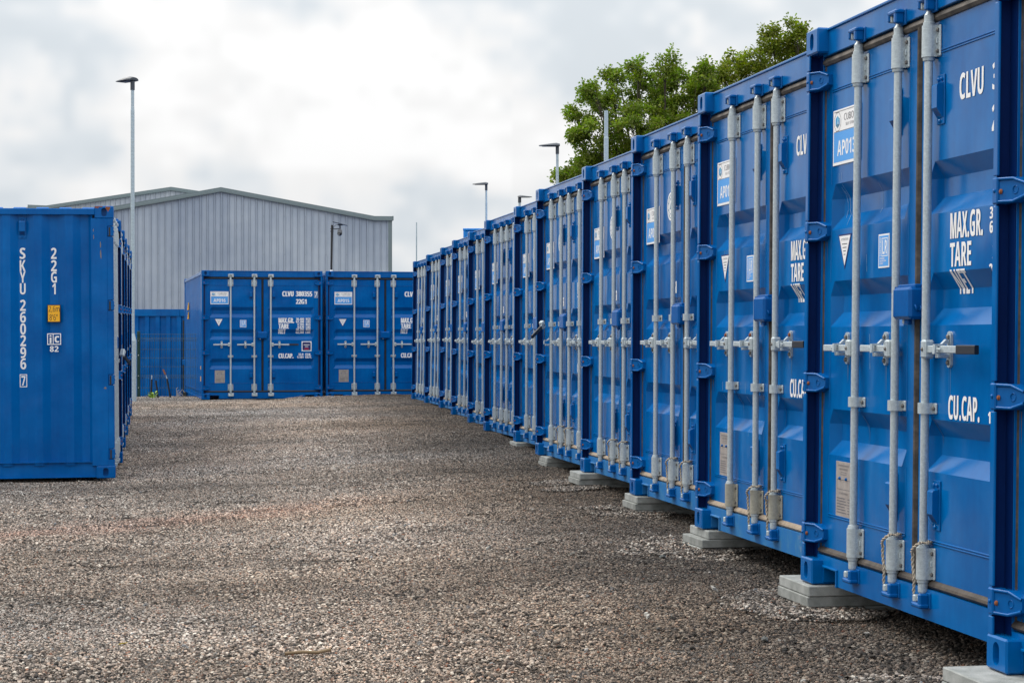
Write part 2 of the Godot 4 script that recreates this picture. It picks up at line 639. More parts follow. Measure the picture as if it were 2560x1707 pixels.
# one bar of the rubber seal, six-sided, from p to q, bulging forward; w is its width direction
func seal_bar(b: MB, p: Vector3, q: Vector3, w: Vector3):
	var prof := [[-1.0, -0.026], [-0.75, -0.006], [-0.25, 0.004], [0.25, 0.001], [0.75, -0.010], [1.0, -0.028]]
	for k in prof.size() - 1:
		var a: Vector3 = w * prof[k][0] + Vector3(0, 0, prof[k][1])
		var c: Vector3 = w * prof[k + 1][0] + Vector3(0, 0, prof[k + 1][1])
		b.quad(p + a, q + a, q + c, p + c, Vector3(0, 0, 1) + w.normalized() * (0.6 * (k - 2)))


const SEAL_Z := -0.064


func rod_mesh() -> Mesh:
	var b := MB.new()
	b.lathe(Vector3(0, 0, -0.045), Vector3(0, 1, 0), [
		[0.055, 0.010], [0.100, 0.012], [0.112, 0.012], [0.122, 0.020], [0.138, 0.0205], [0.158, 0.0205], [0.160, 0.0245], [0.172, 0.0245], [0.173, 0.0172],
		[0.300, 0.0172], [0.301, 0.0255], [0.314, 0.0235], [0.316, 0.0172], [2.260, 0.0172], [2.262, 0.0235], [2.275, 0.0255], [2.276, 0.0185],
		[2.404, 0.0185], [2.405, 0.0245], [2.417, 0.0245], [2.419, 0.0205], [2.446, 0.0205], [2.460, 0.012], [2.480, 0.012], [2.512, 0.010]], 12)
	# the hooked cams at both ends
	for s in [[0.092, -1.0], [2.486, 1.0]]:
		var y: float = s[0]
		b.box(Vector3(-0.046, y - 0.014, -0.050), Vector3(-0.020, y + 0.016, -0.018), 0.004)
		b.box(Vector3(-0.020, y - 0.009, -0.054), Vector3(0.016, y + 0.009, -0.026), 0.003)
		b.box(Vector3(-0.012, y + s[1] * 0.016, -0.052), Vector3(0.012, y + s[1] * 0.030, -0.030), 0.003)
	return b.mesh()


func bracket_mesh(tall: float) -> Mesh:
	var b := MB.new()
	var h := tall * 0.5
	var z := -0.045
	var r := 0.029
	b.smooth(1)
	for k in 8:
		var a := PI * k / 8
		var c := PI * (k + 1) / 8
		b.quad(Vector3(cos(a) * r, -h, z + sin(a) * r), Vector3(cos(c) * r, -h, z + sin(c) * r), Vector3(cos(c) * r, h, z + sin(c) * r), Vector3(cos(a) * r, h, z + sin(a) * r), Vector3(cos(a + 0.2), 0, sin(a + 0.2)))
	b.flat()
	for s in [-1.0, 1.0]:
		for k in 8:
			var a := PI * k / 8
			var c := PI * (k + 1) / 8
			b.tri(Vector3(0, s * h, z), Vector3(cos(a) * r, s * h, z + sin(a) * r), Vector3(cos(c) * r, s * h, z + sin(c) * r), Vector3(0, s, 0))
		b.quad(Vector3(s * r, -h, z), Vector3(s * r, h, z), Vector3(s * r, h, -0.070), Vector3(s * r, -h, -0.070), Vector3(s, 0, 0))
		b.box(Vector3(s * 0.026, -h, -0.079), Vector3(s * 0.054, h, -0.068), 0.004)
		for t in [-0.33, 0.33] if tall > 0.08 else [0.0]:
			b.use(M.bolt)
			b.lathe(Vector3(s * 0.042, t * tall, -0.069), Vector3(0, 0, 1), [[0.0, 0.0085], [0.008, 0.0085], [0.010, 0.005]], 6, false)
			b.use(null)
	if tall > 0.08:
		b.box(Vector3(0.033, -0.012, -0.070), Vector3(0.040, 0.012, -0.060), 0.002)
	return b.mesh()


func keeper_mesh(up: float) -> Mesh:
	var b := MB.new()
	b.box(Vector3(-0.040, -0.026, -0.060), Vector3(0.050, 0.026, -0.049), 0.003)
	b.box(Vector3(-0.036, up * 0.010, -0.052), Vector3(0.044, up * 0.026, -0.014), 0.005)
	b.box(Vector3(0.016, -0.022, -0.052), Vector3(0.040, 0.022, -0.016), 0.005)
	b.box(Vector3(-0.034, -0.010, -0.052), Vector3(-0.020, 0.022 * up, -0.014), 0.004)
	return b.mesh()


# lever and hub, reaching to the side s for long metres; grip: length of the black sleeve
func handle_mesh(s: float, long: float, grip: float) -> Mesh:
	var b := MB.new()
	# hub: two cheeks clasping the rod
	b.box(Vector3(s * 0.012, -0.038, -0.062), Vector3(s * 0.056, 0.038, -0.016), 0.008)
	b.use(M.bolt)
	b.lathe(Vector3(s * 0.036, 0, -0.017), Vector3(0, 0, 1), [[0.0, 0.009], [0.005, 0.008], [0.008, 0.004]], 8)
	b.use(null)
	var p0 := Vector3(s * 0.045, 0, -0.036)
	var p1 := Vector3(s * (long - grip), 0, -0.024)
	var p2 := Vector3(s * long, 0, -0.018)
	for seg in [[p0, p1, 0.0145, 0.0065, false], [p1, p2, 0.0175, 0.009, true]]:
		if seg[0].distance_to(seg[1]) < 0.01:
			continue
		b.use(M.black if seg[4] else null)
		var a: Vector3 = seg[0]
		var c: Vector3 = seg[1]
		var hh: float = seg[2]
		var tt: float = seg[3]
		var e := 0.003
		var ring := [[hh - e, tt], [-hh + e, tt], [-hh, tt - e], [-hh, -tt + e], [-hh + e, -tt], [hh - e, -tt], [hh, -tt + e], [hh, tt - e]]
		for k in 8:
			var r0 := Vector3(0, ring[k][0], ring[k][1])
			var r1 := Vector3(0, ring[(k + 1) % 8][0], ring[(k + 1) % 8][1])
			b.quad(a + r0, a + r1, c + r1, c + r0, r0 + r1)
			b.tri(c, c + r0, c + r1, Vector3(s, 0, 0))
			b.tri(a, a + r0, a + r1, Vector3(-s, 0, 0))
	return b.mesh()


func catch_mesh(s: float, rusty: bool) -> Mesh:
	var b := MB.new()
	var oval := PackedVector2Array()
	for k in 16:
		var a := TAU * k / 16
		oval.append(Vector2(cos(a) * 0.020, sin(a) * 0.020 + signf(sin(a)) * 0.052))
	b.prism(oval, Vector3(0, 0, -0.080), Vector3(1, 0, 0), Vector3(0, 1, 0), Vector3(0, 0, 0.012))
	for y in [0.050, -0.052]:
		b.use(M.rust if rusty and y > 0 else M.bolt)
		b.lathe(Vector3(0, y, -0.068), Vector3(0, 0, 1), [[0.0, 0.0105], [0.007, 0.0105], [0.010, 0.006]], 6, false)
	b.use(null)
	# cradle below the lever and a bent clip over it
	b.box(Vector3(-0.012, -0.034, -0.070), Vector3(0.012, -0.017, -0.016), 0.003)
	var clip := PackedVector2Array([Vector2(-0.066, 0.040), Vector2(-0.054, 0.040), Vector2(-0.036, 0.022), Vector2(-0.006, 0.020), Vector2(-0.004, -0.018), Vector2(-0.012, -0.018), Vector2(-0.014, 0.012), Vector2(-0.042, 0.013), Vector2(-0.066, 0.028)])
	b.prism(clip, Vector3(-0.011, 0, 0), Vector3(0, 0, 1), Vector3(0, 1, 0), Vector3(0.022, 0, 0))
	b.box(Vector3(s * 0.010, -0.004, -0.016), Vector3(s * 0.050, 0.006, -0.010), 0.002)
	return b.mesh()


func vent_mesh() -> Mesh:
	var b := MB.new()
	b.box(Vector3(-0.036, -0.1, 0), Vector3(0.036, 0.1, 0.006), 0.002)
	# cowl: box with a sloping, louvred underside
	var side := PackedVector2Array([Vector2(0.0, 0.066), Vector2(0.026, 0.060), Vector2(0.030, 0.054), Vector2(0.030, -0.034), Vector2(0.006, -0.072), Vector2(0.0, -0.072)])
	b.prism(side, Vector3(-0.027, 0, 0.004), Vector3(0, 0, 1), Vector3(0, 1, 0), Vector3(0.054, 0, 0))
	b.use(M.deep)
	for k in 5:
		var t := 0.12 + 0.16 * k
		var p := Vector3(0, lerpf(-0.034, -0.072, t), lerpf(0.034, 0.010, t))
		b.quad(p + Vector3(-0.021, 0.001, 0.0016), p + Vector3(0.021, 0.001, 0.0016), p + Vector3(0.021, -0.0025, -0.0006), p + Vector3(-0.021, -0.0025, -0.0006), Vector3(0, -0.5, 0.8))
	b.use(null)
	for p in [Vector2(-0.014, 0.082), Vector2(0.014, 0.082), Vector2(0.0, -0.086)]:
		b.lathe(Vector3(p.x, p.y, 0.005), Vector3(0, 0, 1), [[0.0, 0.009], [0.007, 0.008], [0.011, 0.004]], 6)
	return b.mesh()


func lock_box_mesh() -> Mesh:
	var b := MB.new()
	b.box(Vector3(-0.095, -0.066, -0.080), Vector3(0.092, 0.066, -0.004), 0.012)
	# the rear hood that overlaps it, open below
	b.box(Vector3(-0.101, 0.050, -0.085), Vector3(0.085, 0.078, -0.030), 0.004)
	b.box(Vector3(-0.101, -0.060, -0.082), Vector3(-0.094, 0.070, -0.016), 0.002)
	b.tube([Vector3(0.094, -0.010, -0.028), Vector3(0.104, -0.014, -0.028), Vector3(0.104, -0.030, -0.032), Vector3(0.104, -0.034, -0.044), Vector3(0.104, -0.020, -0.052), Vector3(0.094, -0.012, -0.052)], 0.0045, 6)
	b.box(Vector3(-0.03, -0.088, -0.05), Vector3(0.012, -0.064, -0.030), 0.004)
	b.use(M.steel)
	b.box(Vector3(-0.056, -0.084, -0.046), Vector3(-0.034, -0.064, -0.032), 0.004)
	return b.mesh()


# the front of a sign lies at z = 0.004 over its own middle
func sign_mesh(text: String, w: float, h: float) -> Mesh:
	var b := MB.new(M.vinyl)
	b.box(Vector3(-w / 2, -h / 2, 0), Vector3(w / 2, h / 2, 0.004), 0.001)
	var Z := Vector3(0, 0, 1)
	b.use(M.sky_blue)
	b.quad(Vector3(-w / 2 + 0.012, -h / 2 + 0.014, 0.0045), Vector3(w / 2 - 0.012, -h / 2 + 0.014, 0.0045), Vector3(w / 2 - 0.012, 0.025, 0.0045), Vector3(-w / 2 + 0.012, 0.025, 0.0045), Z)
	b.use(M.vinyl)
	letters_flat(b, text, -w * 0.33, w * 0.33, -h * 0.335, -h * 0.06, Vector3(0, 0, 0.0052), Vector3(1, 0, 0), Vector3(0, 1, 0), Z)
	b.use(M.print_grey)
	letters_flat(b, "CUBOID", -w * 0.10, w * 0.38, h * 0.275, h * 0.40, Vector3(0, 0, 0.0048), Vector3(1, 0, 0), Vector3(0, 1, 0), Z, false)
	letters_flat(b, "SELF STORAGE", -w * 0.04, w * 0.36, h * 0.18, h * 0.23, Vector3(0, 0, 0.0048), Vector3(1, 0, 0), Vector3(0, 1, 0), Z, false)
	for y in [0.026, h * 0.46]:
		b.quad(Vector3(-w / 2 + 0.012, y, 0.0049), Vector3(w / 2 - 0.012, y, 0.0049), Vector3(w / 2 - 0.012, y + 0.0022, 0.0049), Vector3(-w / 2 + 0.012, y + 0.0022, 0.0049), Z)
	# the mark: a folded hexagon of blue panes, in an octagon of fine lines
	var c := Vector3(-w * 0.335, h * 0.285, 0.0047)
	var q := h * 0.105
	var hexa := []
	for k in 6:
		hexa.append(c + Vector3(cos(PI / 6 + k * PI / 3), sin(PI / 6 + k * PI / 3), 0) * q * Vector3(1.15, 1.1, 1))
	b.use(M.logo_b)
	b.quad(hexa[1] + Vector3(0, -q * 0.1, 0), c, hexa[0] - Vector3(0, q * 0.1, 0), hexa[0] + Vector3(-q * 0.4, -q * 0.4, 0), Z)
	b.quad(hexa[1], c + Vector3(0, q * 0.2, 0), c - Vector3(0, q * 0.5, 0), hexa[2] - Vector3(0, q, 0), Z)
	b.use(M.logo_a)
	b.quad(hexa[1], hexa[2], hexa[3], c + Vector3(-q * 0.4, -q * 0.4, 0.0001), Z)
	b.quad(hexa[0], hexa[5], c - Vector3(-q * 0.3, q * 0.6, 0), c + Vector3(q * 0.3, q * 0.3, 0), Z)
	b.use(M.logo_c)
	b.quad(c + Vector3(0, -q * 0.35, 0.0002), hexa[3], hexa[4], hexa[5], Z)
	b.use(M.print_grey)
	var oct := []
	for k in 8:
		oct.append(c + Vector3(cos(PI / 8 + k * PI / 4) * q * 1.75, sin(PI / 8 + k * PI / 4) * q * 1.75, 0.0001))
	for k in 8:
		var p: Vector3 = oct[k]
		var r: Vector3 = oct[(k + 1) % 8]
		var inw := (c - (p + r) * 0.5).normalized() * 0.0022
		b.quad(p, r, r + inw, p + inw, Z)
	return b.mesh()


func triangle_mesh() -> Mesh:
	var b := MB.new(M.navy)
	var Z := Vector3(0, 0, 1)
	b.prism(PackedVector2Array([Vector2(-0.085, 0.075), Vector2(0.085, 0.075), Vector2(0, -0.085)]), Vector3(), Vector3(1, 0, 0), Vector3(0, 1, 0), Vector3(0, 0, 0.002))
	b.use(M.vinyl)
	b.face(PackedVector2Array([Vector2(-0.073, 0.068), Vector2(0.073, 0.068), Vector2(0, -0.069)]), Vector3(0, 0, 0.0025), Vector3(1, 0, 0), Vector3(0, 1, 0), Z)
	b.use(M.print_grey)
	letters_flat(b, "ATTENTION", -0.046, 0.046, 0.046, 0.056, Vector3(0, 0, 0.003), Vector3(1, 0, 0), Vector3(0, 1, 0), Z, false)
	for r in [[0.028, 0.034], [0.012, 0.026], [-0.004, 0.017], [-0.020, 0.011]]:
		b.quad(Vector3(-r[1], r[0], 0.003), Vector3(r[1], r[0], 0.003), Vector3(r[1], r[0] + 0.004, 0.003), Vector3(-r[1], r[0] + 0.004, 0.003), Z)
	return b.mesh()


func certificate_mesh() -> Mesh:
	var b := MB.new(M.vinyl)
	var Z := Vector3(0, 0, 1)
	b.box(Vector3(-0.063, -0.073, 0), Vector3(0.063, 0.073, 0.002))
	b.use(M.sky_blue)
	b.quad(Vector3(-0.056, -0.066, 0.0025), Vector3(0.056, -0.066, 0.0025), Vector3(0.056, 0.066, 0.0025), Vector3(-0.056, 0.066, 0.0025), Z)
	b.use(M.vinyl)
	frame_lines(b, -0.024, 0.048, -0.024, 0.056, 0.004, 0.003)
	letters_flat(b, "LR", -0.014, 0.040, -0.014, 0.047, Vector3(0, 0, 0.003), Vector3(1, 0, 0), Vector3(0, 1, 0), Z)
	letters_flat(b, "CERTIFIED", -0.022, 0.058, 0.034, 0.048, Vector3(0, 0, 0.003), Vector3(0, 1, 0), Vector3(-1, 0, 0), Z)
	for k in 3:
		letters_flat(b, ["CONTAINER", "CERTIFICATION", "SCHEME"][k], -0.046, [0.012, 0.028, -0.006][k], -0.036 - 0.011 * k, -0.0285 - 0.011 * k, Vector3(0, 0, 0.003), Vector3(1, 0, 0), Vector3(0, 1, 0), Z)
	return b.mesh()


func data_plate_mesh() -> Mesh:
	var b := MB.new(M.plate)
	var Z := Vector3(0, 0, 1)
	b.box(Vector3(-0.1, -0.127, 0), Vector3(0.1, 0.127, 0.003), 0.001)
	b.use(M.print_grey)
	var X := Vector3(1, 0, 0)
	var Y := Vector3(0, 1, 0)
	var o := Vector3(0, 0, 0.0036)
	letters_flat(b, "APPROVED FOR TRANSPORT", -0.07, 0.07, 0.105, 0.113, o, X, Y, Z, false)
	letters_flat(b, "UNDER CUSTOMS SEAL", -0.055, 0.055, 0.089, 0.097, o, X, Y, Z, false)
	letters_flat(b, "CSC SAFETY APPROVAL", -0.06, 0.06, -0.022, -0.013, o, X, Y, Z, false)
	frame_lines(b, -0.035, 0.035, 0.068, 0.080, 0.0018, 0.0036)
	frame_lines(b, -0.085, 0.085, 0.0, 0.045, 0.0018, 0.0036)
	for k in 6:
		b.quad(Vector3(-0.085, -0.042 - 0.013 * k, 0.0036), Vector3(0.02 + 0.012 * (k % 3), -0.042 - 0.013 * k, 0.0036), Vector3(0.02 + 0.012 * (k % 3), -0.038 - 0.013 * k, 0.0036), Vector3(-0.085, -0.038 - 0.013 * k, 0.0036), Z)
		b.quad(Vector3(0.055, -0.042 - 0.013 * k, 0.0036), Vector3(0.08, -0.042 - 0.013 * k, 0.0036), Vector3(0.08, -0.038 - 0.013 * k, 0.0036), Vector3(0.055, -0.038 - 0.013 * k, 0.0036), Z)
	b.use(M.bright)
	for x in [-0.045, 0.038]:
		b.lathe(Vector3(x, 0.050, 0.003), Z, [[0.0, 0.008], [0.006, 0.007], [0.009, 0.003]], 8)
	return b.mesh()


func sticker_mesh() -> Mesh:
	var b := MB.new(M.vinyl)
	var Z := Vector3(0, 0, 1)
	b.box(Vector3(-0.1, -0.1, 0), Vector3(0.1, 0.1, 0.002))
	b.use(M.navy)
	var p := PackedVector2Array()
	for k in 20:
		var a := TAU * k / 20
		p.append(Vector2(signf(cos(a)) * 0.062 + cos(a) * 0.022, signf(sin(a)) * 0.062 + sin(a) * 0.022))
	b.face(p, Vector3(0, 0, 0.0026), Vector3(1, 0, 0), Vector3(0, 1, 0), Z)
	b.use(M.vinyl)
	for r in [[0.024, 0.06], [-0.014, 0.034]]:
		b.quad(Vector3(-r[1], r[0], 0.003), Vector3(r[1], r[0], 0.003), Vector3(r[1], r[0] + 0.012, 0.003), Vector3(-r[1], r[0] + 0.012, 0.003), Z)
	b.use(M.red)
	b.quad(Vector3(-0.04, -0.062, 0.003), Vector3(0.04, -0.062, 0.003), Vector3(0.04, -0.040, 0.003), Vector3(-0.04, -0.040, 0.003), Z)
	return b.mesh()


func roundel_mesh() -> Mesh:
	var b := MB.new(M.vinyl)
	var Z := Vector3(0, 0, 1)
	var disc := PackedVector2Array()
	for k in 28:
		disc.append(Vector2(cos(TAU * k / 28), sin(TAU * k / 28)) * 0.098)
	b.prism(disc, Vector3(), Vector3(1, 0, 0), Vector3(0, 1, 0), Vector3(0, 0, 0.002))
	b.use(M.logo_c)
	for r in [0.082, 0.056]:
		for k in 28:
			var a := Vector3(cos(TAU * k / 28), sin(TAU * k / 28), 0)
			var c := Vector3(cos(TAU * (k + 1) / 28), sin(TAU * (k + 1) / 28), 0)
			b.quad(a * r + Z * 0.0026, c * r + Z * 0.0026, c * (r - 0.006) + Z * 0.0026, a * (r - 0.006) + Z * 0.0026, Z)
	for k in 9:
		var a := TAU * k / 9
		var d := Vector3(cos(a), sin(a), 0)
		var e := Vector3(-d.y, d.x, 0) * 0.006
		b.quad(d * 0.062 + e + Z * 0.0026, d * 0.074 + e + Z * 0.0026, d * 0.074 - e + Z * 0.0026, d * 0.062 - e + Z * 0.0026, Z)
	b.face(PackedVector2Array([Vector2(-0.03, -0.02), Vector2(0.03, -0.02), Vector2(0.0, 0.034)]), Z * 0.0026, Vector3(1, 0, 0), Vector3(0, 1, 0), Z)
	return b.mesh()


func small_label_mesh() -> Mesh:
	var b := MB.new(M.vinyl)
	b.box(Vector3(-0.075, -0.040, 0), Vector3(0.075, 0.040, 0.002))
	b.use(M.print_grey)
	letters_flat(b, "CONTA", -0.05, 0.05, -0.026, -0.006, Vector3(0, 0, 0.0026), Vector3(1, 0, 0), Vector3(0, 1, 0), Vector3(0, 0, 1), false)
	b.quad(Vector3(-0.055, 0.008, 0.0026), Vector3(0.055, 0.008, 0.0026), Vector3(0.055, 0.022, 0.0026), Vector3(-0.055, 0.022, 0.0026), Vector3(0, 0, 1))
	return b.mesh()


# wall of upright folds along z; s is the side it faces. The first recess lies 0.562 m from the door end
func side_wall_mesh(s: float) -> Mesh:
	var b := MB.new()
	var out := HALF - 0.016
	var inn := HALF - 0.052
	var pts := [[-0.20, inn], [-0.235, inn], [-0.26, inn]]
	var c := 0.562 - 0.289
	pts = [[0.20, out]]
	while c < LONG - 0.25:
		for d in [[-0.110, out], [-0.037, inn], [0.037, inn], [0.110, out]]:
			if c + d[0] > 0.22 and c + d[0] < LONG - 0.19:
				pts.append([c + d[0], d[1]])
		c += 0.289
	pts.append([LONG - 0.17, out])
	for k in pts.size() - 1:
		var a: Array = pts[k]
		var e: Array = pts[k + 1]
		var n := Vector3(s, 0, 0)
		b.quad(Vector3(s * a[1], 0.13, -a[0]), Vector3(s * e[1], 0.13, -e[0]), Vector3(s * e[1], 2.53, -e[0]), Vector3(s * a[1], 2.53, -a[0]), n)
	b.quad(Vector3(s * (HALF - 0.09), 0.13, -0.15), Vector3(s * (HALF - 0.09), 0.13, -LONG + 0.1), Vector3(s * (HALF - 0.09), 2.53, -LONG + 0.1), Vector3(s * (HALF - 0.09), 2.53, -0.15), Vector3(-s, 0, 0))
	return b.mesh()


func roof_mesh() -> Mesh:
	var b := MB.new()
	var prof := []
	var z := 0.11
	while z < LONG - 0.2:
		for d in [[0.0, 2.560], [0.054, 2.560], [0.074, 2.580], [0.179, 2.580], [0.199, 2.560]]:
			prof.append([-(z + d[0]), d[1]])
		z += 0.2125
	prof.append([-LONG + 0.05, 2.560])
	for k in prof.size() - 1:
		var a: Array = prof[k]
		var e: Array = prof[k + 1]
		b.quad(Vector3(-1.16, a[1], a[0]), Vector3(1.16, a[1], a[0]), Vector3(1.16, e[1], e[0]), Vector3(-1.16, e[1], e[0]), Vector3(0, 1, 0))
		for s in [-1.0, 1.0]:
			b.quad(Vector3(s * 1.16, a[1], a[0]), Vector3(s * 1.16, e[1], e[0]), Vector3(s * 1.20, 2.555, e[0]), Vector3(s * 1.20, 2.555, a[0]), Vector3(s, 0.6, 0))
	b.box(Vector3(-1.15, 2.50, -LONG + 0.1), Vector3(1.15, 2.535, -0.12))
	return b.mesh()


func rear_wall_mesh() -> Mesh:
	var b := MB.new()
	var pts := []
	var x := -1.10
	while x < 1.06:
		for d in [[0.0, 0.0], [0.11, 0.0], [0.17, 0.045], [0.28, 0.045]]:
			if x + d[0] < 1.12:
				pts.append([x + d[0], -LONG + 0.012 + d[1]])
		x += 0.34
	pts.append([1.14, -LONG + 0.012])
	for k in pts.size() - 1:
		b.quad(Vector3(pts[k][0], 0.13, pts[k][1]), Vector3(pts[k + 1][0], 0.13, pts[k + 1][1]), Vector3(pts[k + 1][0], 2.50, pts[k + 1][1]), Vector3(pts[k][0], 2.50, pts[k][1]), Vector3(0, 0, -1))
	return b.mesh()


func sill_mesh(right_pocket: bool) -> Mesh:
	var b := MB.new()
	var y0 := 0.012
	var y1 := 0.135
	var cut := 0.088
	var xs := [-1.135, -1.045, -0.862, 0.862, 1.045, 1.135]
	for k in 5:
		var pocket: bool = k == 1 or (k == 3 and right_pocket)
		b.box(Vector3(xs[k], cut if pocket else y0, -0.17), Vector3(xs[k + 1], y1, -0.055), 0.0)
		if pocket:
			# the lip round the notch and its back
			b.box(Vector3(xs[k] - 0.002, cut - 0.008, -0.12), Vector3(xs[k + 1] + 0.008, cut + 0.003, -0.046), 0.003)
			var e: float = xs[k + 1] if k == 1 else xs[k]
			b.box(Vector3(e - 0.006, y0 - 0.004, -0.12), Vector3(e + 0.006, cut + 0.003, -0.046), 0.003)
	b.box(Vector3(-1.135, y1, -0.17), Vector3(1.135, y1 + 0.035, -0.095))
	return b.mesh()


func lettering_a(number: String, shift: float) -> Mesh:
	letter_wide = 0.0045 if number == "380355" else 0.0016
	var b := MB.new(M.white)
	door_letters(b, "CLVU", 1.630, 1.853, 2.076, 2.180)
	if number:
		door_letters(b, number, 1.907 + shift, 2.232 + shift, 2.076, 2.180)
		door_letters(b, "22G1", 1.907 + shift, 2.117 + shift, 1.923, 2.022)
		if shift == 0.0:
			frame_lines(b, 2.275 - HALF, 2.349 - HALF, 2.052, 2.180, 0.006, DOOR_Z + 0.0015)
			door_letters(b, "7", 2.290, 2.334, 2.066, 2.168)
	door_letters(b, "MAX.GR.", 1.554, 1.862, 1.535, 1.640)
	door_letters(b, "TARE", 1.554, 1.756, 1.426, 1.522)
	door_letters(b, "NET", 1.554, 1.695, 1.320, 1.415)
	var lines := [["30.480", "KGS"], ["67.200", "LBS"], ["2.185", "KGS"], ["4.820", "LBS"], ["28.295", "KGS"], ["62.380", "LBS"]]
	for k in 6:
		var y := 1.593 - 0.0535 * k
		var w: float = 0.027 * lines[k][0].length()
		door_letters(b, lines[k][0], 2.068 - w + shift * 0.7, 2.068 + shift * 0.7, y, y + 0.046)
		door_letters(b, lines[k][1], 2.107, 2.198, y, y + 0.046)
	door_letters(b, "CU.CAP.", 1.554, 1.850, 0.823, 0.920)
	door_letters(b, "32.9", 1.955, 2.053, 0.878, 0.924)
	door_letters(b, "CU.M.", 2.095, 2.204, 0.878, 0.924)
	door_letters(b, "1.161", 1.930, 2.053, 0.823, 0.869)
	door_letters(b, "CU.FT.", 2.095, 2.220, 0.823, 0.869)
	return b.mesh()


func lettering_b() -> Mesh:
	letter_wide = 0.0016
	var b := MB.new(M.white)
	door_letters(b, "PS", 1.700, 1.800, 2.060, 2.170)
	door_letters(b, "MAX", 1.60, 1.76, 1.535, 1.640)
	door_letters(b, "TARE", 1.60, 1.80, 1.426, 1.522)
	door_letters(b, "NET", 1.60, 1.74, 1.320, 1.415)
	door_letters(b, "CU.CAP.", 1.60, 1.89, 0.823, 0.920)
	return b.mesh()


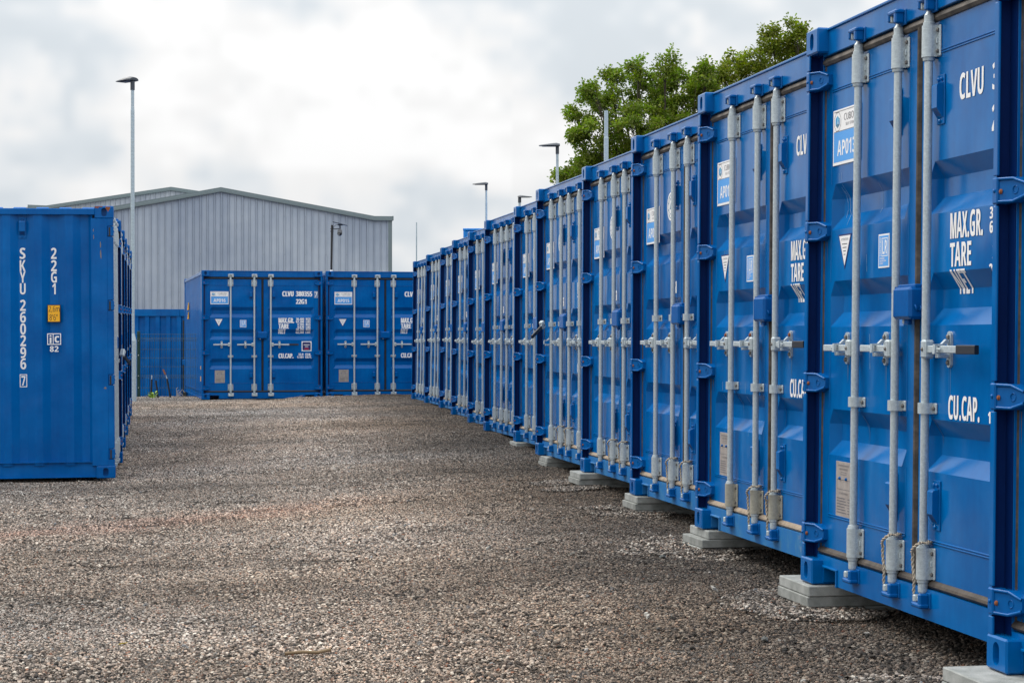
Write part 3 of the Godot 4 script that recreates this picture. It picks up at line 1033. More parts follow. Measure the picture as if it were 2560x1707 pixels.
# A whole container. Its origin is the middle of the foot of its door end; the doors face +z.
# o: paint, rods, sign, letters ("A"/"B"/""), number, dust (0 clean, 1 dusty), pockets, decals, plate, extra
func container(label: String, group: String, o: Dictionary) -> Node3D:
	var t := thing("shipping_container", label, "container", group)
	var blue: Material = M["blue%d" % o.get("paint", 0)]
	for sx in [-1.0, 1.0]:
		for sy in [-1.0, 1.0]:
			for sz in [-1.0, 1.0]:
				var c := part("corner_casting", cached("casting%d%d%d" % [sx, sy, sz], casting_mesh.bind(sx, sy, sz)), t, blue)
				c.position = Vector3(sx * (HALF - 0.081), 0.059 if sy < 0 else TALL - 0.059, -0.089 if sz > 0 else -LONG + 0.089)
				if o.has("rust") and sx < 0 and sy > 0 and sz > 0:
					part("rust_patch", o.rust, c)
		var dp := part("corner_post", cached("post%d" % sx, door_post_mesh.bind(sx)), t, blue)
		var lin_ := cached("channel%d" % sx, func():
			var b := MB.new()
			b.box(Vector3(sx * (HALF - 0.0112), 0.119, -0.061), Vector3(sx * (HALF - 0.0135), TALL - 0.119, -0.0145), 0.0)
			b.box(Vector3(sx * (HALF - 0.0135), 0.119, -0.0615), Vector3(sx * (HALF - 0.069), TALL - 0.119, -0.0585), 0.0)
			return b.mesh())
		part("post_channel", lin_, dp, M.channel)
		var rp := cached("rearpost%d" % sx, func():
			var b := MB.new()
			b.box(Vector3(sx * (HALF - 0.003), 0.118, -LONG + 0.003), Vector3(sx * (HALF - 0.09), TALL - 0.118, -LONG + 0.17), 0.006)
			return b.mesh())
		part("corner_post", rp, t, blue)
		part("side_wall", cached("wall%d" % sx, side_wall_mesh.bind(sx)), t, blue)
		var tr := cached("toprail%d" % sx, func():
			var b := MB.new()
			b.box(Vector3(sx * (HALF - 0.004), 2.507, -LONG + 0.178), Vector3(sx * (HALF - 0.064), 2.567, -0.178), 0.004)
			return b.mesh())
		part("top_rail", tr, t, blue)
		var br := cached("bottomrail%d" % sx, func():
			var b := MB.new()
			b.box(Vector3(sx * (HALF - 0.006), 0.155, -LONG + 0.178), Vector3(sx * (HALF - 0.060), 0.162, -0.178), 0.0)
			b.box(Vector3(sx * (HALF - 0.030), 0.015, -LONG + 0.178), Vector3(sx * (HALF - 0.036), 0.155, -0.178), 0.0)
			b.box(Vector3(sx * (HALF - 0.006), 0.012, -LONG + 0.178), Vector3(sx * (HALF - 0.060), 0.019, -0.178), 0.0)
			return b.mesh())
		part("bottom_rail", br, t, blue)
	part("roof", cached("roof", roof_mesh), t, blue)
	part("rear_wall", cached("rear", rear_wall_mesh), t, blue)
	var fl := cached("floor", func():
		var b := MB.new()
		b.box(Vector3(-1.15, 0.12, -LONG + 0.05), Vector3(1.15, 0.148, -0.12))
		for k in 20:
			b.box(Vector3(-1.15, 0.03, -0.25 - 0.28 * k - 0.04), Vector3(1.15, 0.12, -0.25 - 0.28 * k))
		return b.mesh())
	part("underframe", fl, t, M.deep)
	var hd := cached("header", func():
		var b := MB.new()
		b.box(Vector3(-1.135, 2.462, -0.12), Vector3(1.135, 2.583, -0.055), 0.003)
		b.box(Vector3(-1.135, 2.575, -0.14), Vector3(1.135, 2.588, -0.046), 0.003)
		return b.mesh())
	part("door_header", hd, t, blue)
	var dusty: bool = o.get("dust", 0) > 0
	part("door_sill", cached("sill%d" % int(o.get("pockets", 1)), sill_mesh.bind(o.get("pockets", 1) == 2)), t, M.dusty if o.get("foul", 0) > 0 else blue)
	var rods: Array = o.get("rods", [0.585, 1.06, 1.391])
	# doors with their gear
	var leaves := {}
	for s in [-1, 1]:
		var d := part("door", cached("leaf%d" % s, door_leaf_mesh.bind(float(s))), t, blue)
		leaves[s] = d
		for y in HINGES:
			part("hinge", cached("hinge%d" % s, hinge_mesh.bind(float(s))), d, M.bright if o.get("paint", 0) == 1 else blue).position.y = y
		for e in [[2.10, 0.0], [0.475, 0.0]]:
			var v := part("vent_cowl", cached("vent", vent_mesh), d, blue)
			v.position = Vector3((0.992 if s < 0 else 1.452) - HALF, e[0], DOOR_Z)
	var sb := cached("seal%d%d" % [o.get("dust", 0), mini(o.get("foul", 0), 1)], func():
		var b := MB.new(M.rubber_dark if not dusty else M.rubber_top)
		seal_bar(b, Vector3(-1.175, 2.440, SEAL_Z), Vector3(1.175, 2.440, SEAL_Z), Vector3(0, 0.024, 0))
		b.use(M.rubber_dark if not dusty else M.rubber)
		for x in [-1.160, 1.160]:
			seal_bar(b, Vector3(x, 0.17, SEAL_Z - 0.006), Vector3(x, 2.42, SEAL_Z - 0.006), Vector3(0.028, 0, 0))
		seal_bar(b, Vector3(0.008, 0.168, SEAL_Z - 0.004), Vector3(0.008, 2.425, SEAL_Z - 0.004), Vector3(0.019, 0, 0))
		if o.get("foul", 0) > 0:
			b.use(M.rubber_dust)
		seal_bar(b, Vector3(-1.175, 0.154, SEAL_Z), Vector3(1.175, 0.154, SEAL_Z), Vector3(0, 0.021, 0))
		return b.mesh())
	part("door_seal", sb, t)
	var zo: float = o.get("gear_out", 0.0)
	for k in rods.size():
		var u: float = rods[k]
		var x := u - HALF
		var d: MeshInstance3D = leaves[-1 if u < 1.22 else 1]
		part("locking_rod", cached("rod", rod_mesh), d, M.steel).position = Vector3(x, 0, zo)
		for y in [0.237, 2.340]:
			part("rod_bracket", cached("bracket", bracket_mesh.bind(0.128)), d, M.steel_old if dusty and y < 1.0 and o.get("foul", 0) > 1 else M.steel).position = Vector3(x, y, zo)
		part("rod_guide", cached("guide", bracket_mesh.bind(0.044)), d, M.steel).position = Vector3(x, o.get("guide", 0.862), 0)
		for y in [[2.486, 1.0], [0.092, -1.0]]:
			part("cam_keeper", cached("keeper%d" % y[1], keeper_mesh.bind(y[1])), t, M.bright if dusty else M.steel).transform = Transform3D(Basis.from_scale(Vector3(1.25, 1.25, 1.1)), Vector3(x, y[0], 0.006))
		var s := -1.0 if u < 1.22 else 1.0
		var long := 0.345
		var grip := 0.0
		if u > 1.22 and k == 2:
			long = 0.56 if rods.size() == 3 else 0.36
			grip = 0.19 if rods.size() == 3 else 0.0
		if o.get("open_handle", -1) == k:
			var h := part("door_handle", cached("handle_open", handle_mesh.bind(-1.0, 0.30, 0.21)), d, M.steel)
			h.position = Vector3(x, o.get("open_y", 1.28), -0.005)
			h.rotation = o.get("open_turn", Vector3(0, deg_to_rad(140), deg_to_rad(26)))
		else:
			part("door_handle", cached("handle%d%d" % [s, int(long * 100)], handle_mesh.bind(s, long, grip)), d, M.steel).position = Vector3(x, o.get("lever", 1.10), 0)
		part("handle_catch", cached("catch%d%d" % [s, int(o.get("rusty", false))], catch_mesh.bind(s, o.get("rusty", false))), d, M.steel).position = Vector3(x + s * 0.178, o.get("lever", 1.10), 0)
	part("lock_box", cached("lock", lock_box_mesh), t, M.box_blue).position = Vector3(0.002, 1.288, 0)
	# prints and plates
	if o.get("sign", ""):
		part("unit_sign", cached("sign" + o.sign, sign_mesh.bind(o.sign, 0.362, 0.256)), leaves[-1]).position = Vector3(0.365 - HALF, o.get("sign_y", 2.04), DOOR_Z)
	match o.get("letters", ""):
		"A":
			part("lettering", cached("lettersA%s" % o.get("number", ""), lettering_a.bind(o.get("number", ""), o.get("shift", 0.0))), leaves[1])
			part("warning_label", cached("tri", triangle_mesh), leaves[-1]).position = Vector3(0.350 - HALF, 1.545, DOOR_Z)
			part("certificate_label", cached("cert", certificate_mesh), leaves[-1]).position = Vector3(0.837 - HALF, 1.522, DOOR_Z)
		"B":
			part("lettering", cached("lettersB", lettering_b), leaves[1])
			part("round_label", cached("roundel", roundel_mesh), leaves[-1]).position = Vector3(0.850 - HALF, 2.035, DOOR_Z)
			part("small_label", cached("small", small_label_mesh), leaves[-1]).position = Vector3(0.93 - HALF, 1.478, DOOR_Z)
	if o.get("plate", true):
		part("data_plate", cached("plate", data_plate_mesh), leaves[-1]).position = Vector3(0.371 - HALF, 0.455, DOOR_Z)
	if o.get("sticker", false):
		part("square_sticker", cached("sticker", sticker_mesh), leaves[1]).position = Vector3(2.120 - HALF, 1.066, DOOR_Z)
	var yaw: float = deg_to_rad(o.yaw)
	t.basis = Basis(Vector3.UP, yaw) * Basis(Vector3.RIGHT, -o.get("lean", 0.0))
	# the corner at local x = side * HALF stands at (x, y, -zd)
	var corner := Vector3(o.x, o.y, -o.zd)
	t.position = corner - Basis(Vector3.UP, yaw) * Vector3(o.get("side", -1.0) * HALF, 0, 0)
	return t


# ------------------------------------------------------------------ ground
func row_x(zd: float) -> float:
	return 1.364 - 0.1115 * (zd - 9.22)


func left_x(zd: float) -> float:
	return -3.781 - 0.185 * (zd - 18.57)


func along(z: float, pts: Array) -> float:
	if z <= pts[0][0]:
		return pts[0][1]
	for k in pts.size() - 1:
		if z <= pts[k + 1][0]:
			return lerpf(pts[k][1], pts[k + 1][1], smoothstep(pts[k][0], pts[k + 1][0], z))
	return pts[-1][1]


var lumps: FastNoiseLite


func ground_y(x: float, zd: float) -> float:
	var gl := along(zd, [[6.0, -0.07], [18.5, -0.062], [31.0, 0.075], [40.0, 0.085]])
	var gr := along(zd, [[6.0, 0.03], [16.5, 0.035], [20.0, 0.085], [24.0, 0.165], [40.0, 0.16]])
	var a := left_x(zd)
	var b := row_x(zd)
	var t := smoothstep(0.0, 1.0, clampf((x - a) / (b - a), 0.0, 1.0))
	var y := lerpf(gl, gr, t)
	y -= 0.035 * exp(-pow((zd - 38.9) / 0.9, 2.0)) * smoothstep(-1.0, -2.5, x)
	if x < -4.5:
		y = lerpf(y, 0.07, smoothstep(36.0, 39.0, zd) * 0.8)
	y -= 0.62 * smoothstep(41.0, 49.0, zd)
	return y + lumps.get_noise_2d(x * 1.0, zd * 1.0) * 0.022 * (1.0 - smoothstep(45.0, 60.0, zd))


func make_ground():
	lumps = FastNoiseLite.new()
	lumps.seed = 5
	lumps.frequency = 0.55
	lumps.fractal_octaves = 3
	var xs := []
	var zs := []
	var x := -14.0
	while x <= 12.01:
		xs.append(x)
		x += 0.2
	for e in [-400.0, -150.0, -60.0, -30.0, -20.0]:
		xs.insert([-400.0, -150.0, -60.0, -30.0, -20.0].find(e), e)
	xs.append_array([20.0, 40.0, 80.0, 200.0, 400.0])
	var z := 2.0
	zs.append_array([-60.0, -20.0, -6.0, 0.0])
	while z <= 56.01:
		zs.append(z)
		z += 0.2
	zs.append_array([62.0, 75.0, 100.0, 150.0, 300.0, 700.0])
	var b := MB.new(M.earth)
	b.smooth(1)
	for i in xs.size() - 1:
		for j in zs.size() - 1:
			var p := []
			for k in [[0, 0], [1, 0], [1, 1], [0, 1]]:
				var px: float = xs[i + k[0]]
				var pz: float = zs[j + k[1]]
				p.append(Vector3(px, ground_y(px, pz), -pz))
			b.quad(p[0], p[1], p[2], p[3], Vector3.UP)
	var o := part("ground", b.mesh(), self)
	o.set_meta("kind", "structure")


func stone_color() -> Color:
	var r := rng.randf()
	var v := lerpf(0.018, 0.40, pow(rng.randf(), 1.45))
	if r < 0.56:
		return Color(v * 1.06, v * 0.945, v * 0.86)
	if r < 0.78:
		v *= 1.1
		return Color(v * 1.10, v * 0.89, v * 0.75)
	if r < 0.88:
		v = rng.randf_range(0.30, 0.54)
		return Color(v, v * 0.96, v * 0.89)
	if r < 0.965:
		v = rng.randf_range(0.012, 0.04)
		return Color(v, v, v)
	if r < 0.983:
		return Color(0.24, 0.12, 0.08) * rng.randf_range(0.6, 1.1)
	return Color(0.20, 0.225, 0.25) * rng.randf_range(0.6, 1.2)


# a round patch of small angular stones, their colours in the vertices
func gravel_patch(radius: float, count: int, small: float, large: float) -> Mesh:
	var phi := (1.0 + sqrt(5.0)) / 2.0
	var ico := []
	for s in [-1.0, 1.0]:
		for t in [-1.0, 1.0]:
			ico.append(Vector3(0, s, t * phi).normalized())
			ico.append(Vector3(s, t * phi, 0).normalized())
			ico.append(Vector3(t * phi, 0, s).normalized())
	var faces := []
	for i in 12:
		for j in range(i + 1, 12):
			for k in range(j + 1, 12):
				if ico[i].distance_to(ico[j]) < 1.1 and ico[j].distance_to(ico[k]) < 1.1 and ico[i].distance_to(ico[k]) < 1.1:
					faces.append([i, j, k])
	var V := PackedVector3Array()
	var N := PackedVector3Array()
	var C := PackedColorArray()
	for n in count:
		var r := radius * sqrt(rng.randf())
		var a := rng.randf() * TAU
		var size := lerpf(small, large, pow(rng.randf(), 3.2))
		var c := Vector3(cos(a) * r, rng.randf_range(-0.25, 0.45) * size, sin(a) * r)
		var bas := Basis.from_euler(Vector3(rng.randf_range(-0.5, 0.5), rng.randf() * TAU, rng.randf_range(-0.5, 0.5))) * Basis.from_scale(Vector3(rng.randf_range(0.8, 1.3), rng.randf_range(0.40, 0.85), rng.randf_range(0.7, 1.1)) * size)
		var pts := []
		for p in ico:
			pts.append(c + bas * (p * rng.randf_range(0.72, 1.12)))
		var col := stone_color()
		for f in faces:
			var p: Vector3 = pts[f[0]]
			var q: Vector3 = pts[f[1]]
			var s: Vector3 = pts[f[2]]
			var nn := (s - p).cross(q - p)
			if nn.dot((p + q + s) / 3.0 - c) < 0.0:
				var w := q; q = s; s = w
				nn = -nn
			nn = nn.normalized()
			if nn.y < -0.35:
				continue
			V.append(p); V.append(q); V.append(s)
			for i in 3:
				N.append(nn); C.append(col)
	var arr := []
	arr.resize(Mesh.ARRAY_MAX)
	arr[Mesh.ARRAY_VERTEX] = V
	arr[Mesh.ARRAY_NORMAL] = N
	arr[Mesh.ARRAY_COLOR] = C
	var am := ArrayMesh.new()
	am.add_surface_from_arrays(Mesh.PRIMITIVE_TRIANGLES, arr)
	return am


func make_gravel():
	var m := std(Color.WHITE, 0.9)
	m.vertex_color_use_as_albedo = true
	var tone := FastNoiseLite.new()
	tone.seed = 77
	tone.frequency = 0.28
	tone.fractal_octaves = 4
	var warm := FastNoiseLite.new()
	warm.seed = 78
	warm.frequency = 0.16
	warm.fractal_octaves = 3
	var spots := []
	for k in 7:
		spots.append([])
	var step := 0.25
	var zd := 5.6
	while zd < 44.0:
		var x0 := maxf(-0.285 * zd - 0.9, -13.0)
		var x1 := minf(0.285 * zd + 0.9, row_x(zd) + 1.4)
		var x := x0
		while x < x1:
			var px := x + rng.randf_range(-0.07, 0.07)
			var pz := zd + rng.randf_range(-0.07, 0.07)
			x += step
			var k := rng.randi() % 7
			# worn wheel paths, damp earthy patches, and container shade painted into the tint
			var v := 1.12 + tone.get_noise_2d(px * 0.7, pz * 1.1) * 0.62 + tone.get_noise_2d(px * 4.0 + 50.0, pz * 4.0) * 0.30
			v = maxf(v, 0.5)
			var w := warm.get_noise_2d(px, pz)
			var mid := 0.5 * (row_x(pz) + left_x(pz))
			v *= 1.0 + 0.16 * exp(-pow((px - mid - 0.2) / 1.2, 2.0))
			v *= lerpf(0.34, 1.0, smoothstep(-0.2, 2.6, row_x(pz) - px))  # damp gravel along the row, with the row's shade tinted in
			v *= lerpf(0.62, 1.0, smoothstep(0.0, 1.1, absf(pz - 17.6) + maxf(px - left_x(pz) - 0.5, 0.0) * 0.4)) if px < -1.5 else 1.0  # shade in front of the near left container, painted into the stones
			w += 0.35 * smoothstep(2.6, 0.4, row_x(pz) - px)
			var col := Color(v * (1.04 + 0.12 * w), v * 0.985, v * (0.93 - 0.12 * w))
			# reddish crushed brick trodden in across the middle
			var red := 0.5 * exp(-pow((pz - 16.7 - 0.9 * px) / 0.5, 2.0)) * smoothstep(-0.6, -2.0, px)
			col = Color(col.r * (1.0 + 0.22 * red), col.g * (1.0 - 0.10 * red), col.b * (1.0 - 0.16 * red))
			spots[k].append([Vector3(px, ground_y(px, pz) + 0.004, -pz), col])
		zd += step
	for q in [[1.30, 9.55], [1.33, 9.02], [1.45, 8.9], [1.05, 11.95], [1.12, 11.42], [0.99, 11.75], [0.82, 14.4], [0.88, 13.9], [0.49, 16.85], [0.55, 16.35], [1.50, 6.95]]:
		for i in 5:
			var px: float = q[0] + rng.randf_range(-0.16, 0.10)
			var pz: float = q[1] + rng.randf_range(-0.16, 0.16)
			var v := rng.randf_range(0.55, 1.1)
			spots[5 + rng.randi() % 2].append([Vector3(px, ground_y(px, pz) + rng.randf_range(0.004, 0.026), -pz), Color(v * 1.04, v, v * 0.95)])
	for k in 7:
		var mesh := gravel_patch(0.21, 1800, 0.0020, 0.0080) if k < 5 else gravel_patch(0.21, 1550, 0.0022, 0.0118)
		var mm := MultiMesh.new()
		mm.transform_format = MultiMesh.TRANSFORM_3D
		mm.use_colors = true
		mm.mesh = mesh
		mm.instance_count = spots[k].size()
		for i in spots[k].size():
			var p: Vector3 = spots[k][i][0]
			var dx := ground_y(p.x + 0.1, -p.z) - ground_y(p.x - 0.1, -p.z)
			var dz := ground_y(p.x, -p.z + 0.1) - ground_y(p.x, -p.z - 0.1)
			var up := Vector3(-dx / 0.2, 1, dz / 0.2).normalized()
			var bas := Basis(Quaternion(Vector3.UP, up)) * Basis(Vector3.UP, rng.randf() * TAU)
			mm.set_instance_transform(i, Transform3D(bas.scaled_local(Vector3.ONE * rng.randf_range(0.9, 1.15)), p))
			mm.set_instance_color(i, spots[k][i][1])
		var o := MultiMeshInstance3D.new()
		o.multimesh = mm
		o.material_override = m
		o.name = numbered("gravel")
		o.set_meta("kind", "stuff")
		tag(o, "loose grey and tan gravel strewn over the yard between the container rows", "gravel", "gravel of the yard")
		add_child(o)


# bigger dark clods and pale chips thrown up along the wheel tracks and beside the right row
func make_clods():
	var m := std(Color.WHITE, 0.95)
	m.vertex_color_use_as_albedo = true
	var places := []
	var knots := FastNoiseLite.new()
	knots.seed = 91
	knots.frequency = 0.5
	while places.size() < 1100:
		var zd := 6.5 + 24.0 * pow(rng.randf(), 1.5)
		var x := rng.randf_range(-0.28 * zd, minf(0.28 * zd, row_x(zd) + 0.6))
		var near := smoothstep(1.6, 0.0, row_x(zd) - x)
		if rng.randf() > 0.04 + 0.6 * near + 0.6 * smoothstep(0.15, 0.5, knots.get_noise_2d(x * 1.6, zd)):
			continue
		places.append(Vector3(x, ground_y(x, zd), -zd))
	for k in 3:
		var mm := MultiMesh.new()
		mm.transform_format = MultiMesh.TRANSFORM_3D
		mm.use_colors = true
		mm.mesh = clod_mesh()
		mm.instance_count = places.size() / 3
		for i in mm.instance_count:
			var p: Vector3 = places[i * 3 + k]
			var size := lerpf(0.004, 0.0125, pow(rng.randf(), 2.0))
			var bas := Basis.from_euler(Vector3(rng.randf() * 0.8, rng.randf() * TAU, rng.randf() * 0.8)).scaled(Vector3.ONE * size)
			mm.set_instance_transform(i, Transform3D(bas, p + Vector3(0, size * 0.35 + 0.004, 0)))
			var v := rng.randf_range(0.018, 0.07)
			var c := Color(v * 1.1, v * 0.95, v * 0.82)
			if rng.randf() < 0.13:
				v = rng.randf_range(0.25, 0.45)
				c = Color(v, v * 0.95, v * 0.88)
			mm.set_instance_color(i, c)
		var o := MultiMeshInstance3D.new()
		o.multimesh = mm
		o.material_override = m
		o.name = numbered("clods")
		o.set_meta("kind", "stuff")
		tag(o, "dark clods and larger chips scattered among the gravel of the yard", "gravel", "clods among the gravel")
		add_child(o)


func clod_mesh() -> Mesh:
	var b := MB.new()
	var s := SphereMesh.new()
	s.radius = 1.0
	s.height = 2.0
	s.radial_segments = 9
	s.rings = 5
	var a := s.get_mesh_arrays()
	var v: PackedVector3Array = a[Mesh.ARRAY_VERTEX]
	var idx: PackedInt32Array = a[Mesh.ARRAY_INDEX]
	var n := FastNoiseLite.new()
	n.seed = rng.randi() % 1000
	n.frequency = 0.9
	for k in range(0, idx.size(), 3):
		var p := []
		for i in 3:
			var q: Vector3 = v[idx[k + i]]
			p.append(q * Vector3(1.35, 0.62, 0.95) * (1.0 + 0.45 * n.get_noise_3dv(q)))
		if (p[1] - p[0]).cross(p[2] - p[0]).length() > 1e-6:
			b.tri(p[0], p[1], p[2], p[0] + p[1] + p[2])
	return b.mesh()


# ------------------------------------------------------------------ other builders
func slab_stack(where: String, x: float, zd: float, y: float, count: int, u0: float, u1: float, out: float, yaw: float, jig: Array):
	var names := ["top", "second", "third"]
	for k in count:
		var key := "slab%d%d" % [int((u1 - u0) * 1000), k % 2]
		var mesh := cached(key, func():
			var b := MB.new()
			b.box(Vector3((u0 - u1) / 2, -0.0485, -0.45), Vector3((u1 - u0) / 2, 0.0, 0.0), 0.004)
			return b.mesh())
		var o := part("concrete_slab", mesh, self, M.concrete if k % 2 == 0 else M.concrete_b)
		tag(o, "grey concrete paving slab, %s of the stack under %s" % [names[k], where], "concrete slab", "slabs under the right-hand container row")
		var bas := Basis(Vector3.UP, deg_to_rad(yaw) + jig[k % jig.size()] * 0.5)
		var corner := Vector3(x, y - 0.002 - 0.05 * k, -zd)
		o.basis = bas
		o.position = corner + bas * Vector3((u0 + u1) / 2 + jig[(k + 1) % jig.size()] * 0.4, 0, out + jig[k % jig.size()])


func rope(label: String, t: Node3D, u: float, flip: float):
	var x := u - HALF
	var path := []
	# round the rod above its bracket, down across the cover and loose along its far side
	for k in 9:
		var a := PI * 0.9 + PI * 1.25 * k / 8.0
		path.append(Vector3(x + cos(a) * 0.030, 0.322, -0.047 - sin(a) * -0.030))
	for k in 7:
		var f := k / 6.0
		path.append(Vector3(x + lerpf(0.036, -0.038, f), 0.322 - f * 0.050, -0.012 + 0.012 * sin(f * PI)))
	for k in 10:
		var f := k / 9.0
		path.append(Vector3(x - 0.040 - 0.005 * sin(f * 8.0), 0.268 - f * 0.165, -0.016 - 0.008 * f))
	var b := MB.new()
	# two strands laid round each other
	for s in 2:
		var strand := []
		var turn := 0.0
		for i in path.size() - 1:
			for k in 3:
				var p: Vector3 = path[i].lerp(path[i + 1], k / 3.0)
				var d: Vector3 = (path[i + 1] - path[i]).normalized()
				var n := d.cross(Vector3(0.3, 0.2, 0.9)).normalized()
				turn += (path[i + 1] - path[i]).length() / 3.0 * 150.0
				strand.append(p + n.rotated(d, turn + s * PI) * 0.0034)
		b.tube(strand, 0.0038, 5)
	var o := part("rope", b.mesh(), self, M.rope)
	tag(o, label, "rope", "ropes on the locking rods")
	o.transform = t.transform


# lamp column: at its foot; lamp head reaching towards dir (a unit vector on the ground)
func lamp_column(label: String, at: Vector3, tall: float, dir: Vector3, head: bool, r := 0.038, base_r := 0.076, base_h := 1.2):
	var t := thing("street_lamp" if head else "steel_column", label, "street lamp" if head else "pole", "lamp columns round the yard" if head else "")
	t.position = at
	var b := MB.new()
	if base_h > 0.0:
		b.lathe(Vector3(), Vector3.UP, [[-0.3, base_r], [base_h, base_r], [base_h + 0.14, r * 1.06], [tall - 0.5, r], [tall - 0.42, r * 0.86], [tall, r * 0.86]], 14)
	else:
		b.lathe(Vector3(), Vector3.UP, [[-0.3, r], [tall - 0.55, r], [tall - 0.53, r * 0.86], [tall, r * 0.86]], 14)
	part("column", b.mesh(), t, M.pole)
	if not head:
		return
	var side := dir.cross(Vector3.UP)
	var s := MB.new()
	s.lathe(Vector3(0, tall - 0.10, 0), Vector3.UP, [[0.0, r * 1.15], [0.17, r * 1.15], [0.2, r * 0.9]], 12)
	part("spigot", s.mesh(), t, M.lamp)
	var h := MB.new()
	# a shallow shell: wide in the middle, thin at the tip, rounded above
	var rows := [[-0.06, 0.10, 0.055], [0.02, 0.145, 0.075], [0.14, 0.165, 0.062], [0.28, 0.160, 0.042], [0.40, 0.125, 0.028], [0.44, 0.07, 0.018]]
	var y := tall + 0.09
	var rings := []
	for q in rows:
		var ring := []
		for k in 9:
			var a := PI * k / 8.0
			ring.append(Vector3(0, y, 0) + dir * q[0] + side * cos(a) * q[1] + Vector3.UP * (sin(a) * q[2]))
		rings.append(ring)
	h.smooth(1)
	for i in rings.size() - 1:
		for k in 8:
			h.quad(rings[i][k], rings[i][k + 1], rings[i + 1][k + 1], rings[i + 1][k], Vector3.UP + side * (3.5 - k) * 0.3)
	h.flat()
	for i in rings.size() - 1:
		h.quad(rings[i][0], rings[i][8], rings[i + 1][8], rings[i + 1][0], Vector3.DOWN)
	for e in [[0, -1.0], [rings.size() - 1, 1.0]]:
		for k in 8:
			h.tri(rings[e[0]][0].lerp(rings[e[0]][8], 0.5), rings[e[0]][k], rings[e[0]][k + 1], dir * e[1])
	var lip := Vector3(0, y - 0.012, 0)
	h.quad(lip + dir * 0.0 + side * 0.10, lip + dir * 0.0 - side * 0.10, lip + dir * 0.36 - side * 0.09, lip + dir * 0.36 + side * 0.09, Vector3.DOWN)
	part("lamp_head", h.mesh(), t, M.lamp)


